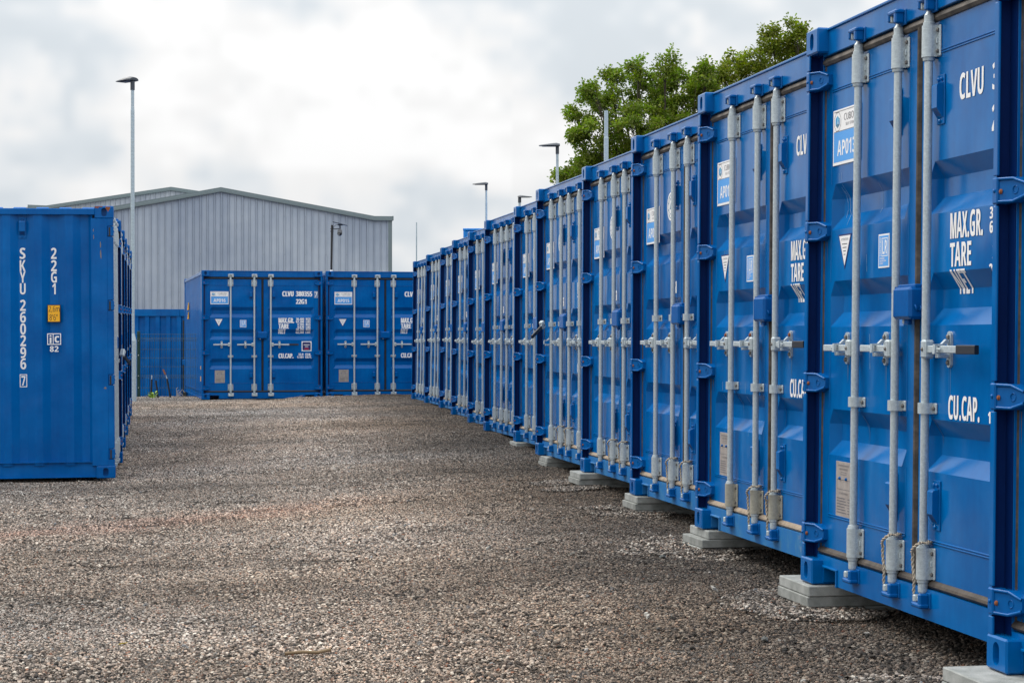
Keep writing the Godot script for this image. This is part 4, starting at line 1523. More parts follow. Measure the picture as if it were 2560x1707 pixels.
# a clad shed whose gable end faces the camera. roofline: [[x, y], ...] from left to right
func shed(label: String, roofline: Array, at: Vector3, yaw: float, foot: float, rib: float, per: int, deep: float, mat: Material):
	var t := thing("warehouse", label, "warehouse", "")
	t.position = at
	t.rotation.y = deg_to_rad(yaw)
	var x0: float = roofline[0][0]
	var x1: float = roofline[-1][0]
	var top := func(x: float) -> float:
		for k in roofline.size() - 1:
			if x <= roofline[k + 1][0]:
				return lerpf(roofline[k][1], roofline[k + 1][1], (x - roofline[k][0]) / (roofline[k + 1][0] - roofline[k][0]))
		return roofline[-1][1]
	var z := 0.0
	var x := x1 - 0.14
	while x > x0 + 0.1:
		var b := MB.new()
		var w := minf(rib * per, x - x0)
		var n := int(round(w / rib))
		for k in maxi(n, 1):
			var a := x - rib * k
			# flat pan with two faint stiffeners, then a raised rib
			var prof := [[0.0, -0.016], [0.012, -0.016], [0.016, 0.046], [0.044, 0.046], [0.048, -0.016], [0.060, -0.016], [0.064, 0.0], [0.118, 0.0], [0.122, 0.004], [0.134, 0.004], [0.138, 0.0], [0.188, 0.0], [0.192, 0.004], [0.204, 0.004], [0.208, 0.0], [rib - 0.005, 0.0], [rib - 0.001, -0.016]]
			for i in prof.size() - 1:
				var p0: float = a - prof[i][0]
				var p1: float = a - prof[i + 1][0]
				b.quad(Vector3(p0, foot, z + prof[i][1]), Vector3(p1, foot, z + prof[i + 1][1]), Vector3(p1, top.call(p1) - 0.12, z + prof[i + 1][1]), Vector3(p0, top.call(p0) - 0.12, z + prof[i][1]), Vector3(0, 0, 1))
		# the lap of the next sheet and its screws
		b.box(Vector3(x - 0.042, foot, z + 0.0505), Vector3(x - 0.010, top.call(x) - 0.13, z + 0.0535))
		b.use(M.trim)
		for k in 5:
			if 1.8 + 1.45 * k > top.call(x) - 0.2:
				break
			b.box(Vector3(x - 0.034, 1.6 + 1.45 * k, z + 0.053), Vector3(x - 0.018, 1.62 + 1.45 * k, z + 0.060))
		part("cladding_sheet", b.mesh(), t, null)
		(t.get_child(t.get_child_count() - 1) as MeshInstance3D).set_surface_override_material(0, mat)
		x -= rib * per
	for k in roofline.size() - 1:
		var p := Vector3(roofline[k][0], roofline[k][1], z)
		var q := Vector3(roofline[k + 1][0], roofline[k + 1][1], z)
		var b := MB.new()
		var up := Vector3(0, 0.17, 0)
		b.quad(p + Vector3(0, 0, 0.09), q + Vector3(0, 0, 0.09), q - up + Vector3(0, 0, 0.09), p - up + Vector3(0, 0, 0.09), Vector3(0, 0, 1))
		b.quad(p + Vector3(0, 0, 0.09), q + Vector3(0, 0, 0.09), q + Vector3(0, 0.02, -0.2), p + Vector3(0, 0.02, -0.2), Vector3(0, 1, 0))
		b.quad(p - up + Vector3(0, 0, 0.09), q - up + Vector3(0, 0, 0.09), q - up, p - up, Vector3(0, -1, 0))
		b.quad(p - up * 0.42 + Vector3(0, 0, 0.092), q - up * 0.42 + Vector3(0, 0, 0.092), q - up * 0.42 + Vector3(0, -0.012, 0.110), p - up * 0.42 + Vector3(0, -0.012, 0.110), Vector3(0, 1, 1))
		b.quad(p - up * 0.42 + Vector3(0, -0.012, 0.110), q - up * 0.42 + Vector3(0, -0.012, 0.110), q - up + Vector3(0, 0, 0.110), p - up + Vector3(0, 0, 0.110), Vector3(0, 0, 1))
		part("barge_flashing", b.mesh(), t, M.trim)
		var r := MB.new()
		r.quad(p + Vector3(0, 0, -0.1), q + Vector3(0, 0, -0.1), q + Vector3(0, 0, -deep), p + Vector3(0, 0, -deep), Vector3(0, 1, 0))
		r.quad(p + Vector3(0, -0.08, -0.1), q + Vector3(0, -0.08, -0.1), q + Vector3(0, -0.08, -deep), p + Vector3(0, -0.08, -deep), Vector3(0, -1, 0))
		part("roof", r.mesh(), t, M.trim)
	var f := MB.new()
	f.box(Vector3(x1 - 0.15, foot, z - 0.1), Vector3(x1, roofline[-1][1] - 0.14, z + 0.05), 0.01)
	f.box(Vector3(x1, roofline[-1][1] - 0.16, z - 0.3), Vector3(x1 + 0.05, roofline[-1][1] + 0.01, z + 0.12), 0.005)
	part("corner_flashing", f.mesh(), t, M.trim)
	for s in [[x0, -1.0], [x1, 1.0]]:
		var b := MB.new()
		b.box(Vector3(s[0] - s[1] * 0.12, foot, z - deep), Vector3(s[0] - s[1] * 0.02, (roofline[0][1] if s[1] < 0 else roofline[-1][1]) - 0.05, z - 0.1))
		part("side_wall", b.mesh(), t, mat)


func sprig_mesh(leaves: int) -> Mesh:
	var V := PackedVector3Array()
	var N := PackedVector3Array()
	var C := PackedColorArray()
	for n in leaves:
		var dir := Vector3(rng.randfn(), rng.randfn() * 0.7 + 0.15, rng.randfn()).normalized()
		var o := dir * rng.randf_range(0.01, 0.13)
		var l := rng.randf_range(0.055, 0.10)
		var w := l * rng.randf_range(0.26, 0.36)
		var side := dir.cross(Vector3(rng.randfn(), rng.randfn(), rng.randfn())).normalized()
		var nrm := dir.cross(side).normalized()
		if nrm.y < 0.0:
			nrm = -nrm
		var tip := o + dir * l + Vector3(0, -0.012, 0)
		var m1 := o + dir * l * 0.55 + side * w + nrm * 0.008
		var m2 := o + dir * l * 0.55 - side * w + nrm * 0.008
		var v := rng.randf_range(0.75, 1.25)
		var col := Color(v, v, v)
		for t in [[o, m1, tip], [o, tip, m2]]:
			var a: Vector3 = t[0]
			var b: Vector3 = t[1]
			var c: Vector3 = t[2]
			var nn := (c - a).cross(b - a)
			if nn.dot(nrm) < 0.0:
				var k := b; b = c; c = k
				nn = -nn
			nn = nn.normalized()
			V.append(a); V.append(b); V.append(c)
			for i in 3:
				N.append(nn); C.append(col)
	var arr := []
	arr.resize(Mesh.ARRAY_MAX)
	arr[Mesh.ARRAY_VERTEX] = V
	arr[Mesh.ARRAY_NORMAL] = N
	arr[Mesh.ARRAY_COLOR] = C
	var am := ArrayMesh.new()
	am.add_surface_from_arrays(Mesh.PRIMITIVE_TRIANGLES, arr)
	return am


# blobs: [x, y, z, radius] of the leafy masses in metres round the foot
func tree(label: String, at: Vector3, trunk_h: float, blobs: Array, per_m2: float, col: Color, back: Color):
	var t := thing("tree", label, "tree", "trees behind the right-hand row")
	t.position = at
	var b := MB.new()
	b.lathe(Vector3(), Vector3(0.02, 1, 0), [[-0.3, 0.34], [0.2, 0.26], [trunk_h, 0.17], [trunk_h + 2.5, 0.07]], 10)
	part("trunk", b.mesh(), t, M.bark)
	for k in blobs.size():
		var e := Vector3(blobs[k][0], blobs[k][1], blobs[k][2])
		var st := Vector3(0.02 * trunk_h, trunk_h * rng.randf_range(0.7, 1.1), 0)
		var mid := st.lerp(e, 0.5) + Vector3(rng.randfn() * 0.12, 0.12, rng.randfn() * 0.12)
		var br := MB.new()
		br.cyl(st, mid, 0.055, 0.035, 6)
		br.cyl(mid, e, 0.035, 0.014, 6)
		for j in 5:
			var d := Vector3(rng.randfn(), rng.randfn() * 0.6 + 0.3, rng.randfn()).normalized()
			br.cyl(mid.lerp(e, 0.5 + 0.1 * j), e + d * blobs[k][3] * 0.85, 0.012, 0.004, 4)
		part("branch", br.mesh(), t, M.bark)
	var m := std(col, 0.55)
	m.vertex_color_use_as_albedo = true
	m.backlight_enabled = true
	m.backlight = back
	var fronds := []
	for k in 4:
		fronds.append([])
	for q in blobs:
		var r: float = q[3]
		var c := Vector3(q[0], q[1], q[2])
		# each mass breaks into leafy shoots that point outwards and leave gaps between them
		for i in int(per_m2 * 0.16 * r * r) + 6:
			var d := Vector3(rng.randfn(), rng.randfn() + 0.2, rng.randfn()).normalized()
			var o := c + d * r * pow(rng.randf(), 0.40) * 0.92
			var v := rng.randf_range(0.62, 1.25)
			var out := (d + Vector3(rng.randfn() * 0.5, 0.35 + rng.randfn() * 0.3, rng.randfn() * 0.5)).normalized()
			var long := rng.randf_range(0.10, 0.36)
			var n := int(long * 34.0) + 3
			for j in n:
				var f := rng.randf()
				var p := o + out * long * f + Vector3(rng.randfn(), rng.randfn() * 0.8, rng.randfn()) * 0.075 * (1.15 - f)
				fronds[rng.randi() % 4].append([p, v * rng.randf_range(0.85, 1.15), rng.randf()])
	for k in 4:
		var mm := MultiMesh.new()
		mm.transform_format = MultiMesh.TRANSFORM_3D
		mm.use_colors = true
		mm.mesh = cached("sprig%d" % k, sprig_mesh.bind(11))
		mm.instance_count = fronds[k].size()
		for i in fronds[k].size():
			var f: Array = fronds[k][i]
			mm.set_instance_transform(i, Transform3D(Basis.from_euler(Vector3(rng.randf_range(-0.7, 0.7), rng.randf() * TAU, rng.randf_range(-0.7, 0.7))).scaled(Vector3.ONE * rng.randf_range(0.8, 1.25)), f[0]))
			mm.set_instance_color(i, Color(f[1] * lerpf(0.9, 1.25, f[2]), f[1], f[1] * 0.9))
		var o := MultiMeshInstance3D.new()
		o.multimesh = mm
		o.material_override = m
		o.name = "crown" if k == 0 else "crown_%03d" % k
		o.set_meta("kind", "stuff")
		t.add_child(o)


# ------------------------------------------------------------------ sky
var cloud_big: FastNoiseLite
var cloud_fine: FastNoiseLite


func sky_at(az: float, up: float) -> Color:
	var s := maxf(sin(up), 0.0)
	var d := Vector3(sin(az) * cos(up), s * 1.7, cos(az) * cos(up))
	var n := cloud_big.get_noise_3dv(d * 4.2)
	var warp := cloud_big.get_noise_3dv(d * 9.0 + Vector3(5, 2, 9)) * 0.05
	var f := cloud_fine.get_noise_3dv((d + Vector3(warp, warp, -warp)) * 12.5)
	var t := clampf(0.60 + n * 0.75 + f * 0.95, 0.0, 1.0)
	var lum := lerpf(0.555, 0.66, smoothstep(0.08, 0.70, t))
	lum += 0.07 * smoothstep(0.66, 1.0, t)
	lum *= 1.0 + 2.1 * pow(s, 1.6)   # an overcast sky is about three times as bright overhead
	var cool := 1.0 - smoothstep(0.15, 0.75, t)
	return Color(lum * (1.0 - 0.10 * cool), lum * (1.0 - 0.03 * cool), lum * (1.0 + 0.03 * cool))


func sky_panorama() -> ImageTexture:
	cloud_big = FastNoiseLite.new()
	cloud_big.seed = 12
	cloud_big.noise_type = FastNoiseLite.TYPE_SIMPLEX_SMOOTH
	cloud_big.frequency = 1.0
	cloud_big.fractal_octaves = 4
	cloud_fine = FastNoiseLite.new()
	cloud_fine.seed = 40
	cloud_fine.noise_type = FastNoiseLite.TYPE_SIMPLEX_SMOOTH
	cloud_fine.frequency = 1.0
	cloud_fine.fractal_octaves = 6
	cloud_fine.fractal_gain = 0.6
	# the same sky all round: coarsely, then finely where it is seen enlarged
	var im := Image.create(1024, 512, false, Image.FORMAT_RGBF)
	for y in 512:
		for x in 1024:
			im.set_pixel(x, y, sky_at(((x + 0.5) / 1024.0 - 0.5) * TAU, (0.5 - (y + 0.5) / 512.0) * PI) if y < 260 else Color(0.25, 0.24, 0.22))
	im.resize(4096, 2048, Image.INTERPOLATE_BILINEAR)
	for y in range(720, 1026):
		for x in range(1700, 2396):
			im.set_pixel(x, y, sky_at(((x + 0.5) / 4096.0 - 0.5) * TAU, (0.5 - (y + 0.5) / 2048.0) * PI))
	return ImageTexture.create_from_image(im)


# ------------------------------------------------------------------ the scene
func _ready():
	rng.seed = 20240607
	var cam := Camera3D.new()
	cam.name = "camera"
	cam.position = Vector3(0, 1.30, 0)
	cam.rotation_degrees = Vector3(-0.076, 0, 0)
	cam.fov = 19.86
	cam.near = 0.1
	cam.far = 2000.0
	add_child(cam)
	cam.current = true

	var env := Environment.new()
	env.background_mode = Environment.BG_SKY
	var sm := PanoramaSkyMaterial.new()
	sm.panorama = sky_panorama()
	var sky := Sky.new()
	sky.sky_material = sm
	env.sky = sky
	env.background_energy_multiplier = 1.0
	env.tonemap_mode = Environment.TONE_MAPPER_LINEAR
	env.tonemap_exposure = 1.3
	env.sdfgi_enabled = true
	env.ssao_enabled = true
	env.ssil_enabled = true
	var we := WorldEnvironment.new()
	we.name = "world_environment"
	we.environment = env
	add_child(we)

	var sun := DirectionalLight3D.new()
	sun.name = "sun"
	sun.light_color = Color(1.0, 0.97, 0.92)
	sun.light_energy = 0.5
	sun.light_angular_distance = 24.0
	sun.shadow_enabled = true
	sun.rotation_degrees = Vector3(-50, -128, 0)
	add_child(sun)

	make_materials()
	make_ground()

	# ---- buildings beyond the yard
	shed("long grey clad warehouse with a low gable behind the two middle containers", [[-13.1, 5.93], [-12.3, 5.93], [-6.52, 7.04], [-0.68, 6.01], [0.0, 6.01]], Vector3(-4.62, 0, -75.0), 10.0, -0.6, 0.2635, 3, 24.0, M.clad)
	shed("paler gable of a second warehouse rising behind the left of the first", [[-13.9, 7.83], [-13.0, 7.79], [-6.92, 8.70], [-0.9, 7.80], [0.0, 7.80]], Vector3(-9.7, 0, -95.0), 0.0, -0.6, 0.2435, 3, 20.0, M.clad_far)

	make_trees()
	make_containers()
	make_yard_furniture()
	make_gravel()
	make_clods()
	make_litter()


func make_trees():
	var big := []
	var z := 50.0
	for q in [[1650, 235, 70], [1560, 225, 58], [1500, 265, 55], [1480, 345, 62], [1450, 405, 42], [1580, 330, 90], [1690, 310, 85], [1745, 250, 55], [1600, 430, 105], [1490, 430, 62], [1740, 360, 90], [1700, 196, 34], [1595, 190, 32], [1446, 296, 22], [1405, 452, 20], [1660, 175, 22], [1530, 195, 24], [1482, 240, 22], [1440, 350, 18], [1635, 390, 80], [1790, 300, 70], [1760, 215, 40], [1800, 380, 80], [1540, 400, 70], [1460, 450, 45]]:
		var r: float = q[2] / 4874.0 * z * 0.80
		big.append([(q[0] - 1280) / 4874.0 * z - 3.5, 1.3 + (847 - q[1]) / 4874.0 * z + 0.5, rng.randf_range(-0.9, 0.9), r])
	# the lower crown, down behind the containers
	for k in 20:
		var x := rng.randf_range(-1.9, 2.5)
		big.append([x, rng.randf_range(2.7, 4.0 if x < -1.0 else 5.0), rng.randf_range(-1.3, 1.3), rng.randf_range(0.6, 0.85)])
	tree("broad dark green oak, the taller crown left of the near containers", Vector3(3.5, -0.5, -z), 3.6, big, 400.0, lin(0.205, 0.275, 0.028), Color(0.76, 0.94, 0.10))
	var lit := []
	for q in [[1962, 135, 50], [1905, 150, 48], [1845, 205, 50], [1800, 195, 26], [1775, 245, 42], [1985, 215, 75], [1905, 255, 66], [2050, 170, 66], [2100, 250, 95], [1842, 150, 22], [1930, 100, 22], [1985, 90, 22], [1815, 290, 60], [2030, 100, 40]]:
		var r: float = q[2] / 4874.0 * z * 0.82
		lit.append([(q[0] - 1280) / 4874.0 * z - 7.4, 1.3 + (847 - q[1]) / 4874.0 * z + 0.5, rng.randf_range(-0.7, 0.7), r])
	for k in 26:
		var x := rng.randf_range(-1.5, 2.8)
		lit.append([x, rng.randf_range(3.3, 6.6 if x < 0.9 else 8.2), rng.randf_range(-1.3, 1.3), rng.randf_range(0.6, 0.9)])
	tree("yellow-green tree showing above the second container from the right", Vector3(7.4, -0.5, -z), 4.2, lit, 350.0, lin(0.225, 0.275, 0.020), Color(0.80, 0.94, 0.06))


func make_containers():
	var four := [0.578, 1.030, 1.390, 1.840]
	var three := [0.585, 1.060, 1.391]
	var right := "containers of the right-hand row"
	# x, zd, y, lean of the far foot of each, from the nearest to the farthest
	var rows := [
		[1.641, 6.745, 0.165, 0.0117], [1.364, 9.220, 0.159, 0.0115], [1.097, 11.713, 0.172, 0.0075], [0.855, 14.181, 0.173, 0.0042], [0.582, 16.650, 0.171, 0.0049],
		[0.227, 19.110, 0.168, 0.0015], [0.011, 21.600, 0.169, 0.0019], [-0.356, 24.080, 0.168, 0.0038], [-0.610, 26.550, 0.162, 0.0021], [-0.914, 29.030, 0.174, 0.0064],
		[-1.190, 31.620, 0.185, 0.0085], [-1.545, 34.140, 0.180, 0.0140], [-1.903, 36.690, 0.165, 0.0131]]
	var says := [
		"nearest blue container, cut off by the right edge of the view",
		"blue container with the AP013 sign and a black-sleeved door handle, second from the right edge",
		"blue container with rusty handle bolts and a dusty sill, just beyond the AP013 one",
		"blue container with round white label, fourth from the right edge of the view",
		"blue container standing on three shifted slabs, fifth from the right of the row",
		"blue container with a black-sleeved handle swung out from its doors",
		"blue container on a single thin slab, just beyond the swung-out handle",
		"blue container whose foot is the first down on the gravel, eighth of the right row",
		"blue container with peeled paint below its top corner, ninth of the right row",
		"blue container in the far right row, below the left edge of the bright blue trailer",
		"blue container in the far right row, third from its far end",
		"blue container in the far right row, last but one before the end",
		"last blue container at the far end of the right row, beside AP015"]
	var signs := ["AP014", "AP013", "AP012", "AP011", "AP010", "AP009", "AP008", "AP007", "AP006", "AP005", "AP004", "AP003", "AP002"]
	for k in rows.size():
		var o := {"x": rows[k][0], "zd": rows[k][1], "y": rows[k][2], "lean": rows[k][3], "yaw": -79.7, "dust": 1, "sign": signs[k], "paint": [1, 1, 1, 0, 1, 1, 1, 0, 1, 1, 0, 1, 0][k], "pockets": 1}
		if k < 3:
			o.merge({"letters": "A", "rods": three, "number": "380355" if k == 1 else "", "rusty": k == 2, "foul": 2 if k == 2 else 0, "lever": 1.10})
			if k == 1:
				o.number = "380352"
				o.shift = 0.028
				o.sign_y = 2.07
		else:
			o.merge({"foul": 1, "letters": "B", "rods": four, "plate": false, "guide": 1.27, "lever": 1.10, "sign_y": 1.93})
		if k == 5:
			o.open_handle = 0
		var t := container(says[k], right, o)
		if k >= 1 and k <= 5:
			var who: String = ["", "AP013 container", "container with rusty handle bolts", "fourth container from the right", "container on three shifted slabs", "container with the swung-out handle"][k]
			rope("white rope hanging from the second locking rod of the " + who, t, o.rods[1], 1.0)
			rope("white rope hanging from the third locking rod of the " + who, t, o.rods[2], 1.0)
	scuffs()
	# the pair that closes the lane
	var pair := "containers facing the camera at the end of the lane"
	container("blue container with the AP016 sign facing down the lane, left of the pair", pair, {"x": -6.226, "zd": 39.05, "y": 0.085, "yaw": 12.8, "sign": "AP016", "letters": "A", "number": "380355", "pockets": 2, "sticker": true, "paint": 2})
	container("blue container with the AP015 sign facing down the lane, right of the pair", pair, {"x": -3.789, "zd": 39.66, "y": 0.090, "yaw": 11.0, "sign": "AP015", "letters": "A", "number": "380355", "pockets": 2, "paint": 2})
	# yellow and black marks on the AP016 container's flank belong to it
	var ap16 := get_child(get_child_count() - 2) as Node3D
	var yb := MB.new(M.yellow)
	for r in [[0.90, 2.02, 1.86], [0.90, 1.81, 1.66]]:
		for z in 3:
			yb.box(Vector3(-HALF + 0.010, r[2], -r[0] - 3.6 - 0.14 * z), Vector3(-HALF - 0.002, r[1] - 0.06 * z, -r[0] - 3.5 - 0.14 * z))
	part("yellow_marking", yb.mesh(), ap16)
	for r in [[0.60, 0.67], [0.36, 0.46]]:
		var q := MB.new(M.yellow)
		q.box(Vector3(-HALF - 0.003, r[0], -0.20), Vector3(-HALF + 0.004, r[1], -0.30))
		part("yellow_tag", q.mesh(), ap16)

	# left row, doors to the lane, seen end on
	var left := "containers of the left-hand row"
	var lsay := [
		"near left blue container marked SKYU and 22G1 on its ribbed flank",
		"second container of the left row, a sliver behind the SKYU one",
		"third container of the left row, half hidden by the two before it",
		"fourth container of the left row, a thin blue edge",
				"farthest container of the left row, nearest the tall lamp column"]
	for k in 5:
		var o := {"x": -3.781 - 0.452 * k, "zd": 18.571 + 2.44 * k, "y": lerpf(-0.026, 0.090, k / 4.0), "yaw": 99.6, "lean": [0.0068, 0.0045, 0.006, 0.003, 0.0, 0.0][k], "paint": [2, 2, 0, 2, 0, 2][k], "rods": three, "plate": false, "pockets": 2, "gear_out": 0.020}
		if k == 0:
			o.open_handle = 1
			o.open_y = 1.20
			o.open_turn = Vector3(0, deg_to_rad(158), deg_to_rad(26))
			var rb := MB.new(M.rust)
			rb.face(PackedVector2Array([Vector2(-0.085, 0.056), Vector2(-0.085, 0.036), Vector2(-0.070, 0.042), Vector2(-0.058, 0.034), Vector2(-0.045, 0.050), Vector2(-0.02, 0.047), Vector2(-0.01, 0.056)]), Vector3(-0.0815, 0, 0), Vector3(0, 0, 1), Vector3(0, 1, 0), Vector3(-1, 0, 0))
			rb.face(PackedVector2Array([Vector2(0.012, 0.052), Vector2(0.018, 0.030), Vector2(0.030, 0.020), Vector2(0.036, -0.002), Vector2(0.044, 0.016), Vector2(0.058, 0.036), Vector2(0.056, 0.052)]), Vector3(-0.0815, 0, 0), Vector3(0, 0, 1), Vector3(0, 1, 0), Vector3(-1, 0, 0))
			o.rust = rb.mesh()
		var t := container(lsay[k], left, o)
		if k == 0:
			flank_marks(t)


# light scratches and rain marks on the two nearest whole containers
func scuffs():
	var m := std(lin(0.16, 0.30, 0.50), 0.6)
	var two := []
	for c in get_children():
		if str(c.name).begins_with("shipping_container"):
			two.append(c)
	for k in [1, 2]:
		var d: Node3D = two[k].get_node("door")
		var b := MB.new()
		var lines := []
		if k == 1:
			for q in [[0.262, 1.905, 0.268, 1.70], [0.290, 1.905, 0.300, 1.74], [0.292, 1.74, 0.345, 1.66], [0.27, 1.83, 0.29, 1.78]]:
				lines.append(q)
		for j in 9:
			var x := rng.randf_range(0.2, 1.1)
			var y := rng.randf_range(0.35, 2.2)
			lines.append([x, y, x + rng.randf_range(-0.01, 0.01), y - rng.randf_range(0.03, 0.16)])
		for q in lines:
			var n := 6
			for i in n:
				var p0 := Vector2(lerpf(q[0], q[2], i / float(n)) - HALF, lerpf(q[1], q[3], i / float(n)))
				var p1 := Vector2(lerpf(q[0], q[2], (i + 1) / float(n)) - HALF, lerpf(q[1], q[3], (i + 1) / float(n)))
				var w := rng.randf_range(0.0007, 0.0022)
				b.quad(Vector3(p0.x - w, p0.y, door_surface(p0.x, p0.y) + 0.0009), Vector3(p0.x + w, p0.y, door_surface(p0.x, p0.y) + 0.0009), Vector3(p1.x + w, p1.y, door_surface(p1.x, p1.y) + 0.0009), Vector3(p1.x - w, p1.y, door_surface(p1.x, p1.y) + 0.0009), Vector3(0, 0, 1))
		part("scratches", b.mesh(), d, m)
	# dull runs of dirt below the catches and brown ones below the hinge pins, on the nearer containers
	for k in range(0, 8):
		for e in ["door", "door_001"]:
			var d: Node3D = two[k].get_node(e)
			var run := MB.new(std(lin(0.030, 0.135, 0.33), 0.6))
			var brown := std(lin(0.10, 0.085, 0.09), 0.7)
			for c in d.get_children():
				var pin: bool = str(c.name).begins_with("hinge")
				if not pin and not str(c.name).begins_with("handle_catch") and not str(c.name).begins_with("rod_guide"):
					continue
				var x0: float = c.position.x if not pin else (-1.0 if e == "door" else 1.0) * (HALF - rng.randf_range(0.090, 0.12))
				for i in 2:
					var x := x0 + rng.randf_range(-0.016, 0.016)
					var y: float = c.position.y - (0.05 if pin else 0.075 if str(c.name).begins_with("handle") else 0.03)
					var h := rng.randf_range(0.05, 0.26) * (0.5 if pin else 1.0)
					var w := rng.randf_range(0.0015, 0.0045)
					run.use(brown if pin else run.tools.keys()[0])
					for seg in 5:
						var ya: float = y - h * seg / 5.0
						var yb: float = y - h * (seg + 1) / 5.0
						var wa := w * (1.0 - seg / 5.0)
						var wb := w * (1.0 - (seg + 1) / 5.0)
						run.quad(Vector3(x - wa, ya, door_surface(x, ya) + 0.0007), Vector3(x + wa, ya, door_surface(x, ya) + 0.0007), Vector3(x + wb, yb, door_surface(x, yb) + 0.0007), Vector3(x - wb, yb, door_surface(x, yb) + 0.0007), Vector3(0, 0, 1))
			part("dirt_run", run.mesh(), d)
	var s := MB.new()
	for j in 60:
		var x := rng.randf_range(0.55, 1.0)
		var y := rng.randf_range(0.03, 0.12)
		var w := rng.randf_range(0.001, 0.003)
		var h := rng.randf_range(0.01, 0.035)
		var lean := rng.randf_range(-0.012, 0.012)
		s.quad(Vector3(x - w, y, -0.0538), Vector3(x + w, y, -0.0538), Vector3(x + w + lean, y + h, -0.0538), Vector3(x - w + lean, y + h, -0.0538), Vector3(0, 0, 1))
	part("scratches", s.mesh(), two[2].get_node("door_sill"), std(lin(0.30, 0.40, 0.55), 0.7))


